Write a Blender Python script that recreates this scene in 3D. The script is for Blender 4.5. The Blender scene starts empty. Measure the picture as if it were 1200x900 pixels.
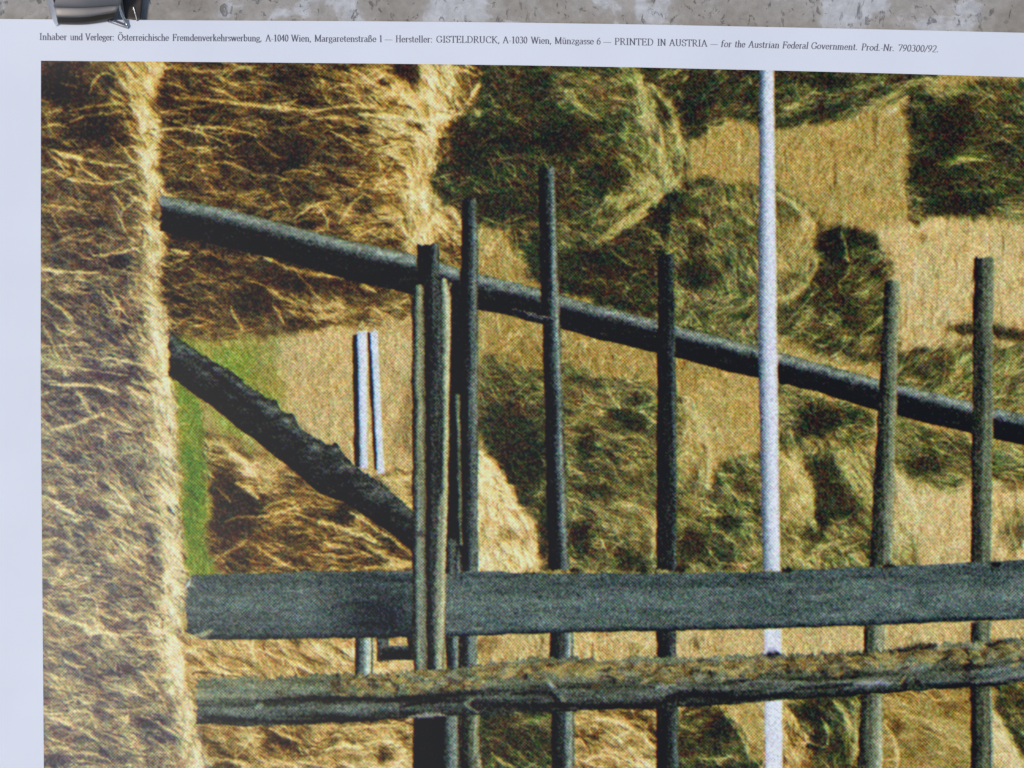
import bpy, math, random
import numpy as np

scene = bpy.context.scene
S = 0.00016                 # metres per print unit (one unit = one pixel of the 1200 px wide photograph)
HC = 0.26                   # camera height above the stone

# ---------------------------------------------------------------- camera
cam_data = bpy.data.cameras.new("camera")
cam = bpy.data.objects.new("camera", cam_data)
scene.collection.objects.link(cam)
cam.location = (0, 0, HC)
cam.rotation_euler = (0, 0, 0)
cam_data.sensor_width = 36
cam_data.lens = 36*HC/(1200*S)
cam_data.clip_start = 0.005
cam_data.clip_end = 200
scene.camera = cam

# ---------------------------------------------------------------- sky and sun (bright overcast)
SUN_EL, SUN_AZ = 61, -112    # degrees; azimuth from +Y towards +X
world = bpy.data.worlds.new("World"); scene.world = world; world.use_nodes = True
wn = world.node_tree
bg = wn.nodes['Background']
sky = wn.nodes.new('ShaderNodeTexSky'); sky.sky_type = 'NISHITA'; sky.sun_disc = False
sky.sun_elevation = math.radians(SUN_EL); sky.sun_rotation = math.radians(SUN_AZ)
sky.air_density = 1.0; sky.dust_density = 1.0; sky.ozone_density = 2.0
wn.links.new(sky.outputs[0], bg.inputs[0]); bg.inputs[1].default_value = 0.10
sd = bpy.data.lights.new("sun", 'SUN'); sd.energy = 1.5; sd.angle = math.radians(12); sd.color = (1.0, .952, .875)
sun = bpy.data.objects.new("sun", sd); scene.collection.objects.link(sun)
el, az = math.radians(SUN_EL), math.radians(SUN_AZ)
from mathutils import Vector
dirv = Vector((math.sin(az)*math.cos(el), math.cos(az)*math.cos(el), math.sin(el)))
sun.rotation_euler = dirv.to_track_quat('Z', 'Y').to_euler()
vs = scene.view_settings
vs.view_transform = 'Standard'; vs.look = 'None'; vs.gamma = 1; vs.use_curve_mapping = False
vs.exposure = 0.28
scene.render.resolution_x, scene.render.resolution_y = 1024, 768

# ---------------------------------------------------------------- helpers
C = scene.collection
def link(o, parent=None):
    C.objects.link(o)
    if parent: o.parent = parent
    return o
def empty(name, loc=(0, 0, 0)):
    o = bpy.data.objects.new(name, None); o.location = loc; o.empty_display_size = .01; return link(o)
def mesh_obj(name, verts, faces, mat, parent=None, smooth=False):
    me = bpy.data.meshes.new(name)
    me.from_pydata([tuple(v) for v in verts], [], [tuple(f) for f in faces])
    me.materials.append(mat)
    if smooth:
        for p in me.polygons: p.use_smooth = True
    me.update()
    o = bpy.data.objects.new(name, me)
    if parent is not None: o.matrix_parent_inverse = parent.matrix_world.inverted() if False else o.matrix_parent_inverse
    return link(o, parent)
def quad_mesh(name, V, F, mat, parent=None, cols=None):
    """fast mesh from numpy arrays; cols = srgb 0..1 per vertex"""
    me = bpy.data.meshes.new(name)
    n, m = len(V), len(F)
    me.vertices.add(n); me.vertices.foreach_set('co', V.astype(np.float32).ravel())
    me.loops.add(4*m); me.loops.foreach_set('vertex_index', F.astype(np.int32).ravel())
    me.polygons.add(m); me.polygons.foreach_set('loop_start', np.arange(0, 4*m, 4, dtype=np.int32))
    me.polygons.foreach_set('use_smooth', np.ones(m, bool))
    me.materials.append(mat)
    me.update(calc_edges=True)
    if cols is not None:
        a = me.color_attributes.new('ink', 'BYTE_COLOR', 'POINT')
        c4 = np.ones((n, 4), np.float32); c4[:, :3] = cols
        a.data.foreach_set('color_srgb', c4.ravel())
    return link(bpy.data.objects.new(name, me), parent)

def zpaper(px, py):
    """height of the paper above the stone (print units): a sheet that does not lie quite flat"""
    px = np.asarray(px, float); py = np.asarray(py, float)
    return 4 + 5*np.exp(-(((px-880)/330)**2)-(((py-330)/420)**2)) + 3*np.exp(-(((px-250)/200)**2)-(((py-640)/260)**2)) \
        + 6*np.exp(-(((px-110)/130)**2)-(((py-10)/60)**2)) + 1.6*np.sin(px/96+1.1)*np.exp(-((py-20)/70)**2)
def P(px, py, z):
    """print-unit position and height -> world metres"""
    px = np.asarray(px, float); py = np.asarray(py, float); z = np.asarray(z, float)*S
    k = (HC-z)/HC*S
    return np.stack(np.broadcast_arrays((px-600)*k, (450-py)*k, z), -1)

def new_mat(name):
    m = bpy.data.materials.new(name); m.use_nodes = True
    nt = m.node_tree; b = nt.nodes['Principled BSDF']
    return m, nt, b
# ------------------------------------------------------------------ the printed picture (painted procedurally, in print units)
OX, OY, PW, PH = 40, 60, 1330, 970          # print raster: one sample per print unit
RNG = np.random.default_rng(11)
YY, XX = np.mgrid[0:PH, 0:PW].astype(np.float32)
XX += OX; YY += OY

def lattice(x, y, seed):
    r = np.random.default_rng(seed).random((256, 256)).astype(np.float32)
    xi = np.floor(x).astype(np.int32); yi = np.floor(y).astype(np.int32)
    fx = x - xi; fy = y - yi
    fx = fx*fx*(3-2*fx); fy = fy*fy*(3-2*fy)
    a = r[yi & 255, xi & 255]; b = r[yi & 255, (xi+1) & 255]
    c = r[(yi+1) & 255, xi & 255]; d = r[(yi+1) & 255, (xi+1) & 255]
    return (a*(1-fx)+b*fx)*(1-fy) + (c*(1-fx)+d*fx)*fy

def fbm(x, y, seed, n=3):
    s = 0; w = 0.5; tot = 0
    for i in range(n):
        s = s + w*lattice(x*2**i, y*2**i, seed+i); tot += w; w *= 0.55
    return s/tot

def blur(a, k):
    if k < 1: return a
    for ax in (0, 1):
        p = np.pad(a, [(k, k) if i == ax else (0, 0) for i in range(a.ndim)], mode='edge')
        c = np.cumsum(p, axis=ax, dtype=np.float64)
        z = np.zeros_like(np.take(c, [0], axis=ax))
        c = np.concatenate([z, c], axis=ax)
        n = a.shape[ax]
        a = ((np.take(c, range(2*k+1, 2*k+1+n), axis=ax) - np.take(c, range(0, n), axis=ax))/(2*k+1)).astype(np.float32)
    return a

WOBX = (fbm(XX/22, YY/22, 3) - .5); WOBY = (fbm(XX/22, YY/22, 9) - .5)
FINX = (fbm(XX/5, YY/5, 23, 2) - .5); FINY = (fbm(XX/5, YY/5, 29, 2) - .5)

def smooth_closed(pts, n=6):
    p = np.array(pts, float); out = []
    m = len(p)
    for i in range(m):
        a, b, c, d = p[i-1], p[i], p[(i+1) % m], p[(i+2) % m]
        for k in range(n):
            t = k/n
            out.append(.5*((2*b)+(c-a)*t+(2*a-5*b+4*c-d)*t*t+(3*b-a-3*c+d)*t**3))
    return np.array(out)

def poly(pts, wob=12, fine=14, soft=3, rnd=True):
    q = smooth_closed(pts) if rnd else np.array(pts, float)
    x0 = max(int(q[:, 0].min())-OX-14, 0); x1 = min(int(q[:, 0].max())-OX+16, PW)
    y0 = max(int(q[:, 1].min())-OY-14, 0); y1 = min(int(q[:, 1].max())-OY+16, PH)
    s = (slice(y0, y1), slice(x0, x1))
    X = XX[s] + wob*WOBX[s] + fine*FINX[s]; Y = YY[s] + wob*WOBY[s] + fine*FINY[s]
    ins = np.zeros(X.shape, bool)
    for (ax, ay), (bx, by) in zip(q, np.roll(q, -1, 0)):
        if ay == by: continue
        c = ((ay > Y) != (by > Y)) & (X < (bx-ax)*(Y-ay)/(by-ay)+ax)
        ins ^= c
    m = ins.astype(np.float32)
    return s, (blur(m, soft) if soft else m)

RAMP = {
 'warm':  [(33,28,29),(76,60,43),(140,109,56),(204,177,98),(243,225,183)],
 'gold':  [(30,24,24),(94,72,40),(160,132,74),(207,180,114),(248,231,186)],
 'olive': [(37,37,33),(70,69,46),(119,116,67),(174,165,96),(218,207,150)],
 'milky': [(46,40,60),(90,82,90),(148,137,112),(204,191,138),(244,228,194)],  # hay with the paper's milky sheen mixed into the colours
 'straw': [(70,54,38),(118,94,52),(158,136,72),(194,171,104),(226,210,158)],
 'pale':  [(80,66,48),(126,108,68),(172,150,94),(206,184,126),(232,216,172)],
 'grass': [(46,74,30),(84,116,40),(124,146,52),(164,172,78),(210,204,128)],
 'wood':  [(22,20,27),(42,45,45),(86,96,90),(142,156,144),(204,216,202)],
 'moss':  [(27,25,28),(60,64,54),(106,114,90),(152,156,122),(206,210,184)],
 'white': [(60,70,80),(120,130,140),(180,188,200),(210,216,230),(222,227,240)],
}
RAMP = {k: np.array(v, np.float32) for k, v in RAMP.items()}
KEYS = list(RAMP)
PAL = {k: np.zeros((PH, PW), np.float32) for k in KEYS}
PAL['straw'][:] = 1
TONE = np.full((PH, PW), .62, np.float32)
TC = np.ones((PH, PW), np.float32); TS = np.zeros((PH, PW), np.float32)     # straw direction (cos, sin of twice the angle)
CON = np.full((PH, PW), .35, np.float32)                                     # local texture contrast
IDM = np.zeros((PH, PW), np.uint8)                                           # which printed thing owns a sample
PARTS = [('printed_picture', None)]

def new_id(name, label=None):
    PARTS.append((name, label)); return len(PARTS)-1

def setpal(s, m, key):
    for k in KEYS: PAL[k][s] *= (1-m)
    PAL[key][s] += m

def region(pts, tone, key, ang, con=.35, name=None, label=None, **kw):
    s, m = poly(pts, **kw)
    setpal(s, m, key)
    TONE[s] = TONE[s]*(1-m) + tone*m
    a = math.radians(2*ang)
    TC[s] = TC[s]*(1-m)+math.cos(a)*m; TS[s] = TS[s]*(1-m)+math.sin(a)*m
    CON[s] = CON[s]*(1-m)+con*m
    if name: IDM[s][m > .5] = new_id(name, label)
    full = np.zeros((PH, PW), np.float32) if name and 'large' in (label or '') else None
    if full is not None: full[s] = m
    return full

def ell(cx, cy, rx, ry, ang=0, p=1.0):
    c, s = math.cos(math.radians(ang)), math.sin(math.radians(ang))
    R = int(max(rx, ry)*2.6)+2
    x0 = max(int(cx)-OX-R, 0); x1 = min(int(cx)-OX+R, PW); y0 = max(int(cy)-OY-R, 0); y1 = min(int(cy)-OY+R, PH)
    sl = (slice(y0, max(y1, y0)), slice(x0, max(x1, x0)))
    q = min(rx, ry)
    X = XX[sl]-cx + min(14, q)*WOBX[sl] + min(q*.9, 12)*FINX[sl]; Y = YY[sl]-cy + min(14, q)*WOBY[sl] + min(q*.9, 12)*FINY[sl]
    u = (X*c+Y*s)/rx; v = (-X*s+Y*c)/ry
    return sl, np.exp(-(u*u+v*v)**p)

VOIDS = []
def spot(cx, cy, rx, ry, ang, tone, a=.97, p=1.7):
    if tone <= .16: VOIDS.append((cx, cy, rx, ry, ang, tone, int(min(max(cy-OY, 0), PH-1)), int(min(max(cx-OX, 0), PW-1)), len(PARTS)))
    sl, g = ell(cx, cy, rx, ry, ang, p)
    TONE[sl] += (tone-TONE[sl])*g*a

def tint(cx, cy, rx, ry, ang, key, a=.9):
    sl, g = ell(cx, cy, rx, ry, ang, 1.3)
    for k in KEYS: PAL[k][sl] *= 1-g*a
    PAL[key][sl] += g*a

def turn(cx, cy, rx, ry, ang, newang, a=1.0):
    sl, g = ell(cx, cy, rx, ry, ang, 1.2); g = g*a
    t = math.radians(2*newang)
    TC[sl] = TC[sl]*(1-g)+math.cos(t)*g; TS[sl] = TS[sl]*(1-g)+math.sin(t)*g

def band(pts, w, tone, a=.85, arr=None, wob=3, rough=.5, taper=True):
    """soft painted line through pts, w = half width"""
    global TONE
    arr = TONE if arr is None else arr
    p = np.array(pts, float)
    if len(p) > 2:
        e = np.vstack([2*p[0]-p[1], p, 2*p[-1]-p[-2]]); o = []
        for i in range(1, len(e)-2):
            A, B, C, D = e[i-1:i+3]
            for k in range(5):
                t = k/5; o.append(.5*((2*B)+(C-A)*t+(2*A-5*B+4*C-D)*t*t+(3*B-A-3*C+D)*t**3))
        o.append(p[-1]); p = np.array(o)
    R = int(w*2.4)+5
    x0 = max(int(p[:, 0].min())-OX-R, 0); x1 = min(int(p[:, 0].max())-OX+R, PW)
    y0 = max(int(p[:, 1].min())-OY-R, 0); y1 = min(int(p[:, 1].max())-OY+R, PH)
    if x1 <= x0 or y1 <= y0: return
    s = (slice(y0, y1), slice(x0, x1))
    X = XX[s]+wob*FINX[s]; Y = YY[s]+wob*FINY[s]
    best = np.full(X.shape, 1e9, np.float32); tt = np.zeros(X.shape, np.float32)
    n = len(p)-1
    for i in range(n):
        d = p[i+1]-p[i]; L = d@d+1e-9
        t = np.clip(((X-p[i, 0])*d[0]+(Y-p[i, 1])*d[1])/L, 0, 1)
        q = (X-p[i, 0]-t*d[0])**2+(Y-p[i, 1]-t*d[1])**2
        m = q < best
        best[m] = q[m]; tt[m] = ((i+t)/n)[m]
    ww = w*(1-.55*np.abs(2*tt-1)**2) if taper else w
    g = a*np.exp(-best/(ww*ww))*(1-rough*FINE[s])
    arr[s] += (tone-arr[s])*g
FINE = fbm(XX/3.2, YY/3.2, 77, 2)
REC = []
def hb(p, w, t):
    band(p, w, t, .97); m = p[len(p)//2]
    REC.append((p, w, t, int(min(max(m[1]-OY, 0), PH-1)), int(min(max(m[0]-OX, 0), PW-1)), len(PARTS)))
def replay():
    for cx, cy, rx, ry, ang, tone, i, j, n in VOIDS:
        sl, g = ell(cx, cy, rx*.92, ry*.92, ang, 1.8)
        g = g*.62*(IDM[sl] < n)*(1-.75*PAL['milky'][sl]); TONE[sl] += (np.minimum(tone, TONE[sl])-TONE[sl])*g
    for p, w, t, i, j, n in REC:
        q = np.array(p, float); R_ = int(w*3)+10
        sl = (slice(max(int(q[:, 1].min())-OY-R_, 0), max(int(q[:, 1].max())-OY+R_, 0)), slice(max(int(q[:, 0].min())-OX-R_, 0), max(int(q[:, 0].max())-OX+R_, 0)))
        old = TONE[sl].copy(); band(p, max(w*.85, .9), t, .72, rough=.7)
        bad = IDM[sl] >= n          # covered by something painted later
        TONE[sl][bad] = old[bad]

def straws(m_or_box, n, lmin, lmax, jit, dt, w=(.7, 1.3), bend=.3, seed=0, lo=0.0):
    """random straws following the local direction; m_or_box = (x0,y0,x1,y1)"""
    r = np.random.default_rng(seed)
    x0, y0, x1, y1 = m_or_box
    for _ in range(n):
        x = r.uniform(x0, x1); y = r.uniform(y0, y1)
        i = int(min(max(y-OY, 0), PH-1)); j = int(min(max(x-OX, 0), PW-1))
        a = .5*math.atan2(TS[i, j], TC[i, j]) + math.radians(r.normal(0, jit))
        L = r.uniform(lmin, lmax); b = r.normal(0, bend)
        c, s = math.cos(a), math.sin(a)
        pts = [(x-c*L/2, y-s*L/2), (x - s*b*L*.25, y + c*b*L*.25), (x+c*L/2, y+s*L/2)]
        t0 = TONE[i, j]
        if t0 < lo and r.random() < .7: continue
        d = dt[0] if r.random() < dt[2] else dt[1]
        k = r.uniform(.5, 1.15)*(1.0 if d > 0 else .9)
        DL.append((pts, r.uniform(*w)*1.22, float(np.clip(t0+d*k, 0, 1.05)), .9))
DL = []
def flush():
    for pts, w, t, a in DL: band(pts, w, t, a, wob=1, rough=.4)
    DL.clear()

# ---------------------------------------------------------------- hay, field and grass, back to front
# sunlit stubble behind everything: upright streaks
TC[:] = -1; TS[:] = 0
region([(795,165),(850,148),(930,150),(1010,135),(1080,95),(1120,80),(1400,85),(1400,420),(1040,420),(1000,300),(900,230),(810,215)], .60, 'straw', 88, .34)
region([(1030,262),(1400,250),(1400,410),(1035,420)], .72, 'pale', 88, .30, soft=10)
region([(540,245),(610,250),(650,300),(700,380),(860,420),(960,470),(960,660),(540,700)], .58, 'straw', 80, .36)
region([(880,430),(1400,500),(1400,700),(880,700)], .62, 'straw', 82, .30)
region([(1060,560),(1400,556),(1400,690),(1060,690)], .74, 'pale', 88, .26)
region([(225,740),(600,740),(600,800),(225,800)], .62, 'gold', 40, .4)
region([(560,735),(1400,715),(1400,820),(560,820)], .68, 'pale', 86, .34)
region([(220,830),(1400,790),(1400,1040),(220,1040)], .55, 'gold', 20, .42)
# upright streaks in the stubble
for i in range(150):
    x = RNG.uniform(800, 1380); y = RNG.uniform(110, 400)
    hb([(x, y-RNG.uniform(8, 26)), (x+RNG.uniform(-3, 3), y+RNG.uniform(8, 26))], RNG.uniform(.8, 1.5), RNG.choice([.30, .42, .80, .84]))

region([(318,385),(480,372),(486,600),(300,560),(300,430)], .66, 'pale', 82, .34)
band([(478,470),(474,500),(478,530)], 10, .18, .8); band([(483,440),(480,470)], 6, .3, .6)
for i in range(26):
    x = RNG.uniform(325, 475); y = RNG.uniform(400, 540)
    band([(x, y-15), (x+RNG.uniform(-2, 2), y+15)], RNG.uniform(.8, 1.6), RNG.choice([.35, .9]), .7)
region([(200,395),(250,380),(322,388),(330,470),(325,540),(262,520),(235,450),(200,455)], .62, 'grass', 60, .30, 'grass', 'sunlit green patch of grass between the haystacks', soft=7)
tint(300,440,22,60,0,'grass',.9); tint(235,470,28,40,10,'straw',.35); spot(300,430,26,44,0,.40,.6); spot(225,480,14,30,0,.7,.6)

# second stack up (dark face, warm edge to the right)
region([(180,60),(578,60),(578,78),(560,104),(546,132),(536,142),(524,152),(520,186),(508,210),(500,232),(512,250),(548,262),(552,330),(500,320),(482,370),(330,392),(262,400),(205,392),(180,330)],
       .28, 'warm', 8, .50, 'haystack', 'second printed haystack from the left, brown shaded face with a glowing right edge')
spot(500,110,52,42,60,.84,.95); spot(430,95,40,22,0,.66,.85); spot(470,160,52,36,70,.80,.9); spot(480,220,42,52,0,.80,.9); spot(505,268,42,46,0,.78,.9)
spot(430,250,40,36,0,.62,.8); spot(400,230,30,20,0,.5,.6); spot(360,120,60,30,0,.36,.6); spot(330,180,40,24,0,.12,.7); spot(260,165,60,20,10,.18,.6)
spot(340,90,26,12,0,.14,.8); spot(470,83,13,10,0,.05,.9); spot(450,98,10,6,0,.1,.8); spot(482,86,8,14,0,.1,.8)
spot(350,330,60,20,14,.16,.8); spot(410,360,70,18,5,.70,.85); spot(300,355,34,16,20,.10,.8); spot(430,352,12,14,0,.22,.8); spot(260,385,40,8,10,.55,.6)
spot(400,312,120,9,14,.66,.8); spot(240,280,40,14,14,.12,.8); spot(230,320,36,26,0,.2,.8); spot(330,372,14,10,0,.3,.6); spot(470,380,22,10,0,.6,.8)
spot(300,235,60,10,14,.52,.6); spot(215,362,14,18,0,.3,.7)
tint(490,240,50,50,0,'gold',.45); tint(420,360,70,24,0,'gold',.5)
turn(505,110,50,40,0,70); turn(505,190,30,30,0,85); turn(495,260,34,50,0,74); turn(330,340,70,40,0,24); turn(400,110,46,30,0,42)
for p, w, t in [
 ([(187,78),(250,84),(300,78)],3,.7), ([(252,88),(268,96),(282,102)],2.2,.8), ([(236,100),(262,108),(280,118)],2,.7),
 ([(205,115),(250,117),(300,123),(372,130)],2.6,.82), ([(366,130),(410,124),(450,128)],2.4,.82), ([(195,140),(225,148),(262,150),(300,158)],2.2,.8),
 ([(190,150),(222,152),(240,158),(270,170)],2,.78), ([(348,146),(360,142)],3,.85), ([(350,140),(400,138),(440,148)],2,.75),
 ([(388,154),(408,164),(424,172)],1.8,.9), ([(200,162),(230,178),(256,172)],2,.7), ([(232,196),(262,190),(290,200)],2,.66),
 ([(330,202),(352,200),(380,206)],2,.75), ([(300,166),(316,178),(330,186)],1.8,.7), ([(440,82),(460,100),(490,128),(508,160)],2.4,.92),
 ([(410,80),(440,98),(478,118)],2,.9), ([(500,78),(512,96),(526,112)],2.2,.95), ([(530,80),(548,84),(560,90)],2,.9), ([(420,134),(470,138),(500,144)],2.4,.92),
 ([(484,140),(500,140),(520,138),(540,132)],4,.98), ([(506,145),(508,170),(505,200)],5,.97), ([(486,150),(492,180),(490,215)],3,.95), ([(574,78),(562,98),(548,122)],4,.99),
 ([(470,170),(455,200),(440,220)],2,.8), ([(495,215),(500,250),(500,282)],3,.93), ([(510,225),(520,255),(524,285)],2.4,.9), ([(480,215),(482,250),(478,285)],2.4,.9),
 ([(345,255),(365,242),(400,232)],2,.85), ([(372,240),(382,255),(385,268)],2,.85), ([(398,262),(412,240),(425,228)],2,.8), ([(525,238),(540,258),(547,275)],3,.9),
 ([(300,296),(350,318),(420,326),(470,338)],3,.8), ([(420,330),(430,336),(440,342)],4,.98), ([(340,310),(370,345),(400,372)],1.8,.75), ([(300,330),(330,348),(350,360)],2,.7),
 ([(200,292),(212,296),(222,298)],3.4,.98), ([(318,356),(326,366),(332,378)],2,.85), ([(270,358),(276,372),(284,386)],2,.85), ([(205,335),(235,330),(270,332)],1.8,.6),
 ([(196,388),(225,372),(250,378)],2,.65), ([(340,345),(370,362),(395,378)],2,.7)]: hb(p, w*.9, t)
for p, w, t in [([(200,126),(240,130),(290,136)],3,.05), ([(190,142),(220,147),(234,150)],3,.03), ([(300,132),(330,142),(370,140)],4,.05), ([(390,128),(440,132)],2,.2),
 ([(240,205),(262,215),(275,210)],5,.08), ([(380,195),(400,212),(420,222)],4,.08), ([(300,190),(330,196),(350,192)],6,.07),([(470,125),(488,128)],3,.2),([(527,127),(540,130)],3,.18),
 ([(485,148),(490,152)],4,.25),([(448,160),(452,170)],5,.2),([(214,300),(240,304),(270,312)],4,.04),([(205,350),(225,358)],6,.08),([(325,240),(345,250)],4,.3),([(380,245),(395,260)],4,.28)]: band(p, w*1.0, t, .95)

# dark dome of the third stack
region([(578,60),(700,60),(752,78),(768,92),(784,118),(795,150),(804,186),(802,210),(782,234),(752,262),(722,282),(700,292),(660,284),(628,262),(590,268),(556,262),(528,244),(510,222),(506,208),(520,180),(524,152),(546,132),(560,104)],
       .14, 'olive', 25, .32, 'haystack', 'third printed haystack, near-black dome with a pale yellow rim on its right')
spot(700,110,50,26,20,.50,.9); spot(755,130,14,60,-18,.66,.95); spot(778,190,22,44,-8,.66,.9); spot(742,225,56,18,-38,.66,.9); spot(745,180,26,34,0,.46,.8)
spot(690,98,60,14,8,.48,.8); spot(705,112,20,14,0,.24,.8); spot(620,110,30,26,0,.13,.8); spot(700,205,22,14,0,.10,.85); spot(660,158,36,24,10,.02,.8)
spot(550,175,28,30,0,.04,.8); spot(600,165,40,14,10,.06,.8); spot(700,265,28,12,0,.36,.6); spot(640,250,30,14,0,.12,.6); spot(575,235,40,12,10,.1,.6)
spot(750,105,10,24,-10,.56,.7); spot(735,155,12,30,-10,.40,.5)
turn(755,140,26,70,0,72); turn(785,200,24,40,0,82); turn(735,245,60,20,0,140); turn(700,110,46,26,0,15); turn(620,120,40,30,0,20); turn(550,170,30,30,0,130)
for p, w, t in [
 ([(742,80),(752,106),(760,150),(762,175)],3,.75), ([(764,100),(786,128),(796,162),(800,190)],3.4,.82), ([(672,110),(680,124),(690,134),(708,132)],2.2,.72),
 ([(690,156),(702,160),(716,158)],1.8,.6), ([(708,232),(745,232),(790,212)],3,.70), ([(700,284),(724,266),(755,244),(790,216)],4,.80), ([(716,278),(745,258),(775,238)],3,.72),
 ([(668,200),(676,190),(690,185)],1.8,.55), ([(668,204),(672,218),(682,222)],1.6,.5), ([(634,180),(640,196),(646,204)],1.8,.6), ([(562,170),(572,162),(584,158)],1.6,.5), ([(556,128),(562,136)],2.6,.8),
 ([(600,124),(615,118),(626,122)],1.8,.4), ([(545,196),(560,190),(566,180)],1.4,.34), ([(620,210),(640,214),(660,222)],1.6,.36), ([(570,150),(595,152),(610,160)],1.2,.25),
 ([(690,220),(694,240),(692,256)],1.6,.4), ([(735,180),(745,195),(746,210)],1.8,.3), ([(600,180),(620,184),(635,186)],1.2,.3), ([(545,225),(565,222),(585,226)],1.2,.3),([(660,140),(676,150),(690,152)],1.4,.3),
 ([(500,236),(520,250),(548,264)],1.6,.4)]: hb(p, w*(1.4 if w >= 2.5 else .95), t)

# top right dark tuft
region([(765,60),(1110,60),(1098,90),(1070,108),(1040,120),(1010,134),(960,146),(915,152),(862,142),(840,150),(810,164),(798,152),(786,120),(764,92)],
       .18, 'olive', 160, .42, 'haystack', 'printed haystack at the top, dark olive, split by the white pole')
spot(930,120,40,12,-22,.40,.8); spot(860,110,26,16,-30,.32,.7); spot(1000,105,40,14,-24,.36,.7); spot(975,95,26,10,0,.08,.8); spot(810,130,20,16,0,.05,.8); spot(820,100,22,14,0,.10,.7)
spot(885,115,14,20,0,.14,.6); spot(950,135,46,7,-12,.16,.8); spot(1045,112,24,14,-30,.5,.7); spot(1020,124,30,8,-25,.6,.8)
for p, w, t in [([(868,96),(876,90),(880,100)],2.2,.72), ([(920,128),(935,120),(950,110),(970,108)],2,.66), ([(905,136),(930,130),(955,126)],2,.5), ([(1030,118),(1060,104),(1090,92)],3,.72), ([(1040,128),(1066,112),(1095,98)],2,.76),
  ([(788,138),(796,134),(806,130)],1.8,.55), ([(842,98),(855,90)],1.6,.5), ([(940,95),(950,105)],1.8,.45), ([(985,100),(1000,112)],1.6,.45),([(800,96),(806,90)],1.6,.85)]: hb(p, w*(1.4 if w >= 2.5 else .95), t)
spot(1048,130,8,6,0,.95,.8)

# dark block at the right edge
region([(1066,108),(1090,100),(1120,100),(1170,92),(1240,92),(1400,100),(1400,262),(1250,262),(1180,258),(1100,252),(1070,262),(1066,230),(1063,170)],
       .16, 'olive', 20, .34, 'haystack', 'printed haystack at the right edge, near-black block crossed by one bright blade', soft=4)
spot(1110,102,34,12,0,.58,.8); spot(1180,115,50,18,10,.38,.7); spot(1185,250,36,14,0,.50,.7); spot(1110,150,34,26,0,.05,.8); spot(1100,200,22,30,0,.06,.8); spot(1130,240,36,12,0,.05,.8)
spot(1290,180,50,40,0,.34,.6); spot(1180,220,30,16,0,.26,.6); spot(1075,240,10,14,0,.42,.5)
band([(1098,192),(1116,189),(1140,186),(1152,188)], 3, .98, .95, rough=.2); tint(1128,186,26,4,0,'grass',.7); band([(1100,193),(1125,192)], 1.4, 1.0, .9)
band([(1096,206),(1120,216),(1150,214),(1180,208)], 1.6, .42); band([(1110,226),(1140,222),(1170,226)], 1.6, .36); band([(1112,156),(1120,152)], 2.2, .5); band([(1168,176),(1176,180)], 2.4, .6)
band([(1080,140),(1090,156),(1100,164)], 1.3, .4); band([(1160,130),(1178,146),(1195,150)], 1.8, .5); band([(1170,236),(1200,226)], 2, .5)
for i in range(10): band([(1070+RNG.uniform(0,60), 170+RNG.uniform(0,70))]*1+[(1100+RNG.uniform(0,60), 190+RNG.uniform(0,50))], .9, .3, .6)

# small piece of stubble under dome C, and the dark gap beside it
region([(600,262),(640,268),(700,292),(742,262),(800,216),(840,214),(860,300),(850,420),(770,385),(690,352),(650,340),(625,325),(604,300)],
       .13, 'olive', 25, .34, 'haystack', 'printed haystack behind the two short dark poles, shaded near-black')
spot(780,250,26,16,-40,.02,.85); spot(700,310,50,22,10,.07,.8); spot(720,300,24,12,0,.10,.8); spot(660,270,20,20,0,.34,.8); spot(680,285,26,9,-15,.34,.7)
spot(630,300,12,26,0,.12,.7); spot(700,345,60,10,16,.05,.7); spot(612,290,6,30,8,.36,.7)
for p, w, t in [([(716,293),(728,304),(742,312)],1.6,.72), ([(738,330),(745,320),(760,318)],1.4,.5), ([(682,314),(690,316)],1.8,.6), ([(758,268),(770,276),(778,286)],1.6,.6), ([(652,256),(670,262),(690,258)],1.6,.5),
   ([(604,270),(608,300),(614,320)],1.8,.6), ([(730,340),(736,350),(742,358)],1.4,.5), ([(760,291),(772,292)],1.6,.6), ([(670,335),(700,328),(730,332)],1.2,.34)]: hb(p, w*(1.4 if w >= 2.5 else .95), t)
band([(657,254),(659,255)], 1.6, 1.0, .95, rough=0)

# G: dome behind the white pole
region([(790,240),(812,226),(850,214),(900,218),(930,232),(952,252),(961,275),(961,308),(948,334),(920,356),(892,376),(890,410),(850,400),(800,380),(770,372),(780,300)],
       .40, 'olive', 60, .42, 'haystack', 'printed haystack just behind the tall white pole, rounded with a pale right rim')
spot(870,250,22,20,0,.55,.8); spot(930,290,24,40,0,.62,.8); spot(812,290,20,30,0,.20,.8); spot(820,320,30,20,0,.10,.8); spot(800,240,18,14,0,.12,.8); spot(860,340,30,26,0,.42,.7); spot(808,262,14,14,0,.30,.7)
spot(870,310,20,12,0,.34,.6); spot(905,260,6,40,0,.12,.6); spot(866,280,10,14,0,.2,.5); spot(870,372,26,10,0,.5,.6)
tint(925,290,34,50,0,'straw',.7); turn(940,280,24,50,0,100); turn(850,360,50,20,0,150)
for p, w, t in [([(910,226),(940,248),(957,274),(958,304),(944,334),(915,354)],3.2,.86), ([(940,262),(952,290),(944,316)],3,.82), ([(884,345),(888,370),(880,388),(866,392)],2,.7), ([(806,260),(816,258),(822,264)],2,.6), ([(836,285),(846,300)],1.6,.66),
   ([(870,285),(886,292),(890,310)],1.6,.6), ([(835,350),(850,352),(866,346)],1.6,.6), ([(830,362),(832,372),(836,380)],1.6,.6), ([(815,380),(840,372)],1.4,.5), ([(905,352),(925,345)],2,.8)]: hb(p, w*(1.4 if w >= 2.5 else .95), t)

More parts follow.
